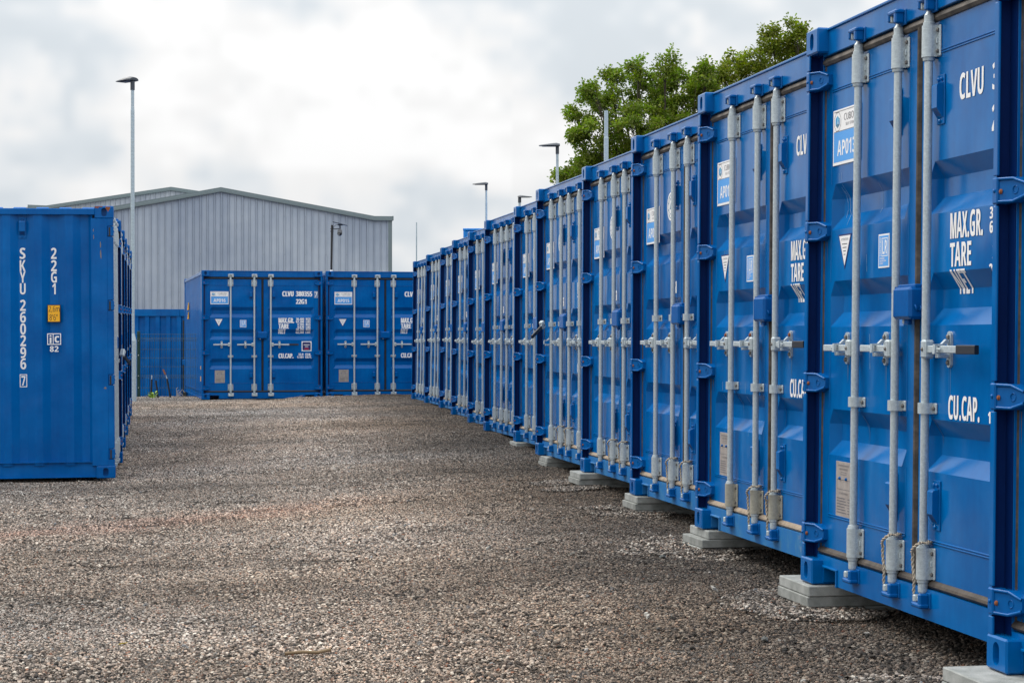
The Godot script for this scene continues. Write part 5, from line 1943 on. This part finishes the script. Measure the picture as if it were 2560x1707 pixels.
# what is painted on and fixed to the near flank of the SKYU container
func flank_marks(t: Node3D):
	var b := MB.new(M.white)
	var n := Vector3(-1, 0, 0)
	var recess := -(HALF - 0.052) - 0.0015
	var o := Vector3(recess, 0, 0)
	var ymap := func(p: float) -> float: return (1195.0 - (480.0 + p / 1.959)) / 262.5
	var tops := [272, 332, 388, 445, 525, 583, 640, 697, 755, 810]
	var chars := "SKYU260296"
	for k in 10:
		var y1: float = ymap.call(tops[k])
		letters_flat(b, chars[k], -0.851 - 0.0265, -0.851 + 0.0265, y1 - 0.1055, y1, o, Vector3(0, 0, 1), Vector3(0, 1, 0), n)
	for k in 4:
		var y1: float = ymap.call([272, 332, 388, 445][k])
		var w := 0.0265 if k < 3 else 0.016
		letters_flat(b, "22G1"[k], -0.562 - w, -0.562 + w, y1 - 0.1055, y1, o, Vector3(0, 0, 1), Vector3(0, 1, 0), n)
	var box := func(z0: float, z1: float, y0: float, y1: float, w: float):
		for r in [[z0, z1, y0, y0 + w], [z0, z1, y1 - w, y1], [z0, z0 + w, y0 + w, y1 - w], [z1 - w, z1, y0 + w, y1 - w]]:
			b.quad(Vector3(recess, r[2], r[0]), Vector3(recess, r[2], r[1]), Vector3(recess, r[3], r[1]), Vector3(recess, r[3], r[0]), n)
	var y7: float = ymap.call(888)
	box.call(-0.851 - 0.034, -0.851 + 0.034, y7 - 0.122, y7, 0.007)
	letters_flat(b, "7", -0.851 - 0.019, -0.851 + 0.019, y7 - 0.106, y7 - 0.016, o, Vector3(0, 0, 1), Vector3(0, 1, 0), n)
	part("lettering", b.mesh(), t)
	# the boxed mark and the yellow height plate stand over the folds on thin backing
	var m := MB.new(M.white)
	var X := Vector3(-(HALF - 0.016) - 0.002, 0, 0)
	var yi: float = ymap.call(690)
	for r in [[-0.064, 0.064, -0.008, 0.0], [-0.064, 0.064, -0.108, -0.100], [-0.064, -0.056, -0.100, -0.008], [0.056, 0.064, -0.100, -0.008], [-0.012, -0.005, -0.100, -0.008]]:
		m.quad(X + Vector3(0, yi + r[2], -0.562 + r[0]), X + Vector3(0, yi + r[2], -0.562 + r[1]), X + Vector3(0, yi + r[3], -0.562 + r[1]), X + Vector3(0, yi + r[3], -0.562 + r[0]), n)
	letters_flat(m, "i", -0.562 - 0.042, -0.562 - 0.024, yi - 0.094, yi - 0.016, X, Vector3(0, 0, 1), Vector3(0, 1, 0), n)
	letters_flat(m, "c", -0.562 + 0.004, -0.562 + 0.048, yi - 0.088, yi - 0.024, X, Vector3(0, 0, 1), Vector3(0, 1, 0), n)
	var y8: float = ymap.call(752)
	letters_flat(m, "82", -0.562 - 0.040, -0.562 + 0.040, y8 - 0.054, y8, X, Vector3(0, 0, 1), Vector3(0, 1, 0), n)
	part("painted_mark", m.mesh(), t)
	var p := MB.new(M.black)
	var yp: float = ymap.call(550)
	p.box(Vector3(X.x - 0.003, yp - 0.167, -0.562 - 0.062), Vector3(X.x + 0.001, yp, -0.562 + 0.062), 0.001)
	p.use(M.yellow)
	p.quad(Vector3(X.x - 0.0036, yp - 0.160, -0.562 - 0.054), Vector3(X.x - 0.0036, yp - 0.160, -0.562 + 0.054), Vector3(X.x - 0.0036, yp - 0.007, -0.562 + 0.054), Vector3(X.x - 0.0036, yp - 0.007, -0.562 - 0.054), n)
	p.use(M.black)
	letters_flat(p, "2,6m", -0.562 - 0.048, -0.562 + 0.052, yp - 0.076, yp - 0.014, Vector3(X.x - 0.004, 0, 0), Vector3(0, 0, 1), Vector3(0, 1, 0), n, false)
	letters_flat(p, "8'6\"", -0.562 - 0.042, -0.562 + 0.034, yp - 0.150, yp - 0.092, Vector3(X.x - 0.004, 0, 0), Vector3(0, 0, 1), Vector3(0, 1, 0), n, false)
	part("height_plate", p.mesh(), t)
	var v := part("vent_cowl", cached("vent", vent_mesh), t, M.blue0)
	v.position = Vector3(-(HALF - 0.052), 2.385, -0.851)
	v.rotation.y = -PI / 2
	# hinge slots, their dark hollows painted as black blocks, and scars in the paint
	for y in HINGES:
		var s := MB.new(M.black)
		s.box(Vector3(-HALF + 0.012, y - 0.045, -0.048), Vector3(-HALF + 0.0022, y + 0.040, -0.032))
		part("hinge_slot", s.mesh(), t)
	var sc := MB.new(M.scar)
	for q in [[2.22, -0.125, 0.04, 0.005], [2.13, -0.122, 0.05, 0.007], [0.86, -0.09, 0.012, 0.014], [2.36, -0.19, 0.02, 0.004], [2.30, -0.188, 0.03, 0.004]]:
		var poly := PackedVector2Array()
		for k in 9:
			var a := TAU * k / 9
			poly.append(Vector2(q[1] + cos(a) * q[3] * rng.randf_range(0.5, 1.2), q[0] + sin(a) * q[2] * rng.randf_range(0.5, 1.0)))
		sc.face(poly, Vector3(-HALF + 0.0024, 0, 0), Vector3(0, 0, 1), Vector3(0, 1, 0), n)
	part("paint_scar", sc.mesh(), t)


func make_yard_furniture():
	# slabs under the far corners of the right-hand row
	var yaw := -79.7
	slab_stack("the nearest container, at the right edge", 1.641, 6.745, 0.163, 3, -0.06, 0.38, 0.135, yaw, [0.0, 0.004])
	slab_stack("the AP013 container's corner", 1.364, 9.22, 0.157, 3, -0.243, 0.197, 0.025, yaw, [0.0, 0.006, -0.004])
	slab_stack("the container with rusty handle bolts", 1.097, 11.713, 0.170, 3, -0.173, 0.233, -0.015, yaw, [0.0, 0.045, 0.055])
	slab_stack("the fourth container from the right", 0.855, 14.181, 0.171, 3, -0.155, 0.230, 0.0, yaw, [0.0, 0.015])
	slab_stack("the fifth container from the right", 0.582, 16.650, 0.169, 3, -0.160, 0.262, 0.057, yaw, [0.0, 0.01, -0.02])
	slab_stack("the container with the swung-out handle", 0.227, 19.11, 0.166, 2, 0.10, 0.50, -0.02, yaw, [0.0, 0.01])
	slab_stack("the container just beyond the swung-out handle", 0.011, 21.60, 0.167, 1, -0.10, 0.33, 0.02, yaw, [0.0])
	for k in 2:
		var b := MB.new()
		b.box(Vector3(-0.22, 0, -0.22), Vector3(0.22, 0.10, 0.22), 0.006)
		var o := part("concrete_block", b.mesh(), self, M.concrete_b)
		tag(o, "grey block under the rear of the AP016 container, %s of two" % ["lower", "upper"][k], "concrete block")
		o.position = Vector3(-7.22, -0.28 + 0.102 * k, -44.8)
		o.rotation.y = deg_to_rad(11.0 + 6.0 * k)

	lamp_column("tall grey lamp column standing beside the left row, before the mesh fence", Vector3(-7.44, ground_y(-7.44, 38.2), -38.2), 5.04 + 1.17, Vector3(-0.72, 0, -0.69).normalized(), true)
	var A := Vector3(1.08, -0.4, -46.4)
	lamp_column("grey lamp column in front of the oak, its head pointing left", A, 6.20, Vector3(-1, 0, 0), true, 0.036, 0.07)
	var B := Vector3(-0.82, -0.5, -62.0)
	lamp_column("farther grey lamp column above the blue trailer, its head pointing left", B, 6.62, Vector3(-1, 0, 0), true, 0.036, 0.07)
	var C := Vector3(0.27, -0.5, -69.0)
	lamp_column("far lamp column barely clearing the containers, its head pointing right", C, 6.72, Vector3(1, 0, 0.15).normalized(), true, 0.05, 0.08)
	lamp_column("bare galvanised column standing before the oak, without a lamp", Vector3(1.91, -0.3, -39.5), 6.22, Vector3(-1, 0, 0), false, 0.047, 0.09, 0.0)
	lamp_column("thin bare pole right of the grey warehouse", Vector3(-3.92, -0.5, -80.0), 6.58, Vector3(-1, 0, 0), false, 0.026, 0.05, 0.0)

	camera_pole()
	mesh_fence()
	far_container()
	blue_trailer()


func camera_pole():
	var t := thing("camera_pole", "black pole with a dome camera and a small solar panel above the AP015 container", "security camera")
	t.position = Vector3(-3.70, 2.70, -39.9)
	t.rotation.z = deg_to_rad(-0.9)
	var b := MB.new()
	b.lathe(Vector3(), Vector3.UP, [[-0.06, 0.023], [0.93, 0.023]], 10)
	part("pole", b.mesh(), t, M.black)
	var f := MB.new()
	f.box(Vector3(-0.05, -0.05, -0.05), Vector3(0.05, -0.015, 0.05), 0.008)
	f.lathe(Vector3(0, -0.02, 0), Vector3.UP, [[0.0, 0.03], [0.03, 0.024]], 8)
	part("clamp_foot", f.mesh(), t, M.white)
	var k := MB.new()
	for y in [0.80, 0.85]:
		k.box(Vector3(-0.032, y - 0.008, -0.03), Vector3(0.032, y + 0.008, 0.03), 0.003)
	k.cyl(Vector3(0.0, 0.845, 0.0), Vector3(0.15, 0.855, 0.0), 0.009, -1.0, 6)
	part("bracket_arm", k.mesh(), t, M.black)
	var c := MB.new()
	c.lathe(Vector3(0.16, 0.845, 0.0), Vector3.DOWN, [[0.0, 0.02], [0.012, 0.042], [0.03, 0.048], [0.072, 0.050]], 14)
	c.use(M.black)
	c.lathe(Vector3(0.16, 0.773, 0.0), Vector3.DOWN, [[0.0, 0.049], [0.03, 0.047], [0.052, 0.034], [0.064, 0.006]], 14)
	c.use(M.lens)
	c.lathe(Vector3(0.148, 0.742, 0.036), Vector3(0, -0.2, 1), [[0.0, 0.012], [0.012, 0.012]], 8)
	var d := part("dome_camera", c.mesh(), t)
	d.set_surface_override_material(0, std(lin(0.16, 0.17, 0.18), 0.4))
	var s := MB.new()
	s.cyl(Vector3(0.165, 0.85, 0), Vector3(0.165, 0.93, 0), 0.012, -1.0, 8)
	s.box(Vector3(0.115, 0.925, -0.05), Vector3(0.225, 0.945, 0.05), 0.006)
	part("panel_mount", s.mesh(), t, M.black)
	var p := MB.new()
	p.box(Vector3(-0.15, -0.006, -0.11), Vector3(0.15, 0.006, 0.11), 0.002)
	var sp := part("solar_panel", p.mesh(), t, M.lamp)
	sp.position = Vector3(0.165, 0.957, 0)
	sp.rotation.z = deg_to_rad(-13.5)
	var w := MB.new()
	w.tube([Vector3(0.02, 0.86, 0.02), Vector3(0.045, 0.90, 0.02), Vector3(0.085, 0.935, 0.02), Vector3(0.12, 0.935, 0.01)], 0.004, 5)
	part("cable", w.mesh(), t, M.black)


func mesh_fence():
	# green welded mesh with two pressed folds, behind the lamp column
	var t := thing("mesh_fence", "low green wire mesh fence between the left row and the AP016 container", "fence")
	var z := -40.6
	t.position = Vector3(-8.2, ground_y(-8.0, 40.6) - 0.02, z)
	var tall := 1.34
	for x in [0.41, 2.9, -2.1]:
		var b := MB.new()
		b.box(Vector3(x - 0.028, -0.2, -0.07), Vector3(x + 0.028, tall + 0.06, -0.01), 0.004)
		b.use(M.white)
		for y in [0.22, 0.47, 0.9, 1.2]:
			b.box(Vector3(x - 0.008, y - 0.008, -0.012), Vector3(x + 0.008, y + 0.008, -0.004))
		part("fence_post", b.mesh(), t).set_surface_override_material(0, M.green)
	var w := MB.new()
	var x := -2.1
	while x < 2.9:
		var path := [Vector3(x, 0, 0), Vector3(x, 0.42, 0), Vector3(x, 0.45, 0.03), Vector3(x, 0.48, 0), Vector3(x, 1.20, 0), Vector3(x, 1.23, 0.03), Vector3(x, 1.26, 0), Vector3(x, tall, 0)]
		for k in path.size() - 1:
			w.cyl(path[k], path[k + 1], 0.0030, -1.0, 4)
		x += 0.05
	for y in [0.02, 0.22, 0.42, 0.45, 0.48, 0.66, 0.84, 1.02, 1.20, 1.23, 1.26, 1.335]:
		w.cyl(Vector3(-2.1, y, 0.004 + (0.03 if y in [0.45, 1.23] else 0.0)), Vector3(2.9, y, 0.004 + (0.03 if y in [0.45, 1.23] else 0.0)), 0.0032, -1.0, 4)
	var o := part("wire_mesh", w.mesh(), t, M.green)
	o.set_meta("kind", "stuff")
	# stakes and weeds before it
	var gy := ground_y(-7.4, 40.0)
	for k in 3:
		var b := MB.new()
		b.cyl(Vector3(0, -0.1, 0), Vector3([0.02, -0.06, -0.09][k], [0.39, 0.36, 0.40][k], 0), 0.019, 0.017, 8)
		if k != 1:
			b.use(M.steel)
			b.cyl(Vector3([0.02, 0, -0.09][k], [0.385, 0, 0.395][k], 0), Vector3([0.022, 0, -0.11][k], 0.47, 0), 0.012, 0.010, 6)
		var s := part("stake", b.mesh(), self)
		s.set_surface_override_material(0, M.black)
		tag(s, ["black stake with a bare tip, leftmost by the mesh fence", "short black leaning stake, middle one by the mesh fence", "black leaning stake under a rusty dead leaf, right one by the fence"][k], "stake", "stakes by the mesh fence")
		s.position = Vector3([-7.455, -7.29, -7.03][k], gy, -40.2)
	var leaf := MB.new(M.scar)
	for k in 3:
		var a := Vector3(-0.02 * k, 0.02 + 0.05 * k, 0)
		leaf.prism(PackedVector2Array([Vector2(0.03, -0.05), Vector2(0.045, 0.01), Vector2(0.0, 0.07), Vector2(-0.035, 0.04), Vector2(-0.02, -0.02)]), a, Vector3(0.9, 0.2, 0.1 * k), Vector3(-0.2, 0.9, 0.2), Vector3(0, 0, 0.004))
	var lf := part("dead_leaf", leaf.mesh(), self)
	lf.set_surface_override_material(0, std(lin(0.36, 0.14, 0.06), 0.9))
	tag(lf, "curled brown dead leaf caught on the mesh fence by the stakes", "leaf")
	lf.position = Vector3(-7.17, gy + 0.49, -40.22)
	lf.scale = Vector3.ONE * 0.6
	var weed := thing("weed", "small bright green weed at the foot of the mesh fence", "weed")
	weed.position = Vector3(-7.37, gy + 0.02, -40.0)
	var green := std(lin(0.26, 0.40, 0.05), 0.7)
	for k in 26:
		var b := MB.new()
		var a := rng.randf() * TAU
		var d := Vector3(cos(a), rng.randf_range(0.25, 1.3), sin(a)).normalized() * rng.randf_range(0.05, 0.17)
		b.cyl(Vector3(d.x * 0.1, -0.03, d.z * 0.1), d, 0.004, 0.003, 4)
		var side := d.cross(Vector3.UP).normalized() * 0.028
		b.quad(d - side, d + Vector3(d.x * 0.3, 0.02, d.z * 0.3), d + side, d - d * 0.25, Vector3.UP)
		b.quad(d - side - Vector3(0, 0.002, 0), d + Vector3(d.x * 0.3, 0.018, d.z * 0.3), d + side - Vector3(0, 0.002, 0), d - d * 0.25 - Vector3(0, 0.002, 0), Vector3.DOWN)
		part("leaf", b.mesh(), weed, green)
	var dry := MB.new()
	for k in 5:
		var h := [0.2, 0.16, 0.13, 0.10, 0.18][k] as float
		dry.tube([Vector3(0.02 * k - 0.04, -0.05, 0), Vector3(0.015 * k - 0.04, h * 0.6, 0.01), Vector3(0.03 * k - 0.05, h, 0), Vector3(0.035 * k - 0.02, h + 0.02 - 0.02 * k, 0.01)], 0.006, 5)
	var ds := part("dry_stalks", dry.mesh(), self, std(lin(0.45, 0.40, 0.34), 0.9))
	tag(ds, "pale dry stalks of a dead plant right of the stakes", "plant")
	ds.position = Vector3(-6.86, gy, -40.1)


# the lower container across the end of the left lane: a ribbed flank with a door in it
func far_container():
	var t := thing("shipping_container", "blue container with two vents in its ribbed flank, beyond the mesh fence", "container")
	t.position = Vector3(-9.6, -0.53, -50.6)
	t.rotation.y = deg_to_rad(-3.0)
	var w := MB.new()
	var x := -1.9
	var pts := []
	while x < 1.05:
		for d in [[0.0, 0.0], [0.11, 0.0], [0.125, -0.05], [0.265, -0.05]]:
			pts.append([x + d[0], d[1]])
		x += 0.28
	pts.append([x, 0.0])
	for k in pts.size() - 1:
		w.quad(Vector3(pts[k][0], 0.1, pts[k][1]), Vector3(pts[k + 1][0], 0.1, pts[k + 1][1]), Vector3(pts[k + 1][0], 2.5, pts[k + 1][1]), Vector3(pts[k][0], 2.5, pts[k][1]), Vector3(0, 0, 1))
	part("side_wall", w.mesh(), t, M.blue2)
	var p := MB.new()
	p.box(Vector3(pts[-1][0], 0.1, -0.06), Vector3(3.2, 2.3, -0.015), 0.004)
	part("door", p.mesh(), t, M.blue2)
	var r := MB.new()
	r.box(Vector3(-2.0, 2.42, -0.1), Vector3(0.98, 2.60, 0.02), 0.004)
	r.box(Vector3(0.986, 2.42, -0.1), Vector3(3.2, 2.60, 0.022), 0.004)
	part("top_rail", r.mesh(), t, M.blue0)
	var f := MB.new()
	f.box(Vector3(-2.0, 0.0, -2.4), Vector3(3.2, 2.40, -0.12))
	part("body", f.mesh(), t, M.blue2)
	var rf := MB.new()
	rf.box(Vector3(-2.0, 2.55, -2.4), Vector3(3.2, 2.585, -0.1))
	part("roof", rf.mesh(), t, M.blue2)
	for vx in [-0.70, -0.155]:
		part("vent_cowl", cached("vent", vent_mesh), t, M.blue0).position = Vector3(vx, 2.24, -0.05)
	var s := MB.new(M.rubber_dark)
	s.box(Vector3(1.06, 0.1, -0.02), Vector3(1.15, 2.32, 0.012), 0.01)
	s.box(Vector3(1.15, 2.25, -0.02), Vector3(3.2, 2.32, 0.012), 0.01)
	part("door_seal", s.mesh(), t)
	part("lock_box", cached("lock", lock_box_mesh), t, M.blue0).position = Vector3(1.16, 1.22, 0.09)
	var br := MB.new()
	br.box(Vector3(1.37, 1.9, 0.0), Vector3(1.44, 2.17, 0.05), 0.01)
	br.cyl(Vector3(1.405, 0.2, 0.03), Vector3(1.405, 2.3, 0.03), 0.02, -1.0, 8)
	part("locking_rod", br.mesh(), t, M.steel)


func blue_trailer():
	var t := thing("trailer", "bright blue box trailer showing above the far right-hand row", "trailer")
	t.position = Vector3(-1.33, -0.5, -54.0)
	var b := MB.new()
	b.box(Vector3(0.0, 1.25, -9.0), Vector3(2.5, 4.80, 0.0), 0.02)
	part("body", b.mesh(), t, M.trailer)
	var r := MB.new()
	r.box(Vector3(-0.03, 4.80, -9.0), Vector3(2.53, 4.86, 0.03), 0.01)
	r.box(Vector3(-0.02, 1.25, -0.01), Vector3(0.05, 4.80, 0.02), 0.01)
	part("top_rail", r.mesh(), t, M.trailer)
	var c := MB.new()
	c.box(Vector3(0.3, 0.9, -8.8), Vector3(2.2, 1.25, -0.2), 0.02)
	part("chassis", c.mesh(), t, M.black)
	for z in [-1.0, -2.3]:
		for x in [0.25, 2.25]:
			var w := MB.new()
			w.lathe(Vector3(x - 0.15, 0.5, z), Vector3(1, 0, 0), [[0.0, 0.38], [0.03, 0.5], [0.27, 0.5], [0.3, 0.38]], 20)
			part("wheel", w.mesh(), t, M.black)


func make_litter():
	# bits that lie on the gravel
	var stick := MB.new()
	stick.tube([Vector3(-0.10, 0.012, 0.02), Vector3(-0.03, 0.016, 0.0), Vector3(0.04, 0.015, 0.006), Vector3(0.09, 0.024, -0.02)], 0.007, 6)
	var s := part("stick", stick.mesh(), self, M.wood)
	tag(s, "short brown stick lying on the gravel in the middle foreground", "stick")
	s.position = Vector3(-0.86, ground_y(-0.86, 8.25) + 0.006, -8.25)
	var spots := [[1.02, 9.75, 0.7], [0.86, 11.2, 0.9], [0.72, 11.6, 0.5], [1.05, 8.1, 0.5], [0.35, 11.5, 0.45], [-0.15, 11.9, 0.4], [0.62, 8.9, 0.4]]
	var words := ["by the slabs of the AP013 container", "below the rusty-bolted container's slabs", "left of the rusty-bolted container's slabs", "before the AP013 container's slabs", "in the middle of the lane", "left of the lane's middle", "in the right foreground"]
	for k in spots.size():
		var b := MB.new()
		for j in 2:
			var poly := PackedVector2Array()
			for i in 6:
				var a := TAU * i / 6
				poly.append(Vector2(cos(a), sin(a)) * rng.randf_range(0.6, 1.2) * 0.024 * spots[k][2])
			b.prism(poly, Vector3(0.015 * j, 0.008 * j, 0.01 * j), Vector3(0.9, 0.25 - 0.3 * j, 0.2), Vector3(-0.2, 0.35, 0.9), Vector3(0, 0.012, 0.002))
		var o := part("pale_stone", b.mesh(), self, std(lin(0.42, 0.40, 0.36), 0.9) if k % 2 == 0 else M.concrete)
		tag(o, "pale broken stone on the gravel " + words[k], "stone", "pale stones on the gravel")
		o.position = Vector3(spots[k][0], ground_y(spots[k][0], spots[k][1]) + 0.012, -spots[k][1])
		o.rotation.y = rng.randf() * TAU
	var leaf := MB.new()
	leaf.prism(PackedVector2Array([Vector2(-0.02, 0), Vector2(0.0, 0.012), Vector2(0.024, 0.002), Vector2(0.004, -0.012)]), Vector3(), Vector3(0.95, 0.2, 0.1), Vector3(0.0, 0.3, 0.9), Vector3(0, 0.003, 0))
	var lf := part("yellow_leaf", leaf.mesh(), self, std(lin(0.62, 0.47, 0.08), 0.8))
	tag(lf, "small yellow leaf on the gravel at the lower left", "leaf")
	lf.position = Vector3(-1.72, ground_y(-1.72, 8.6) + 0.014, -8.6)
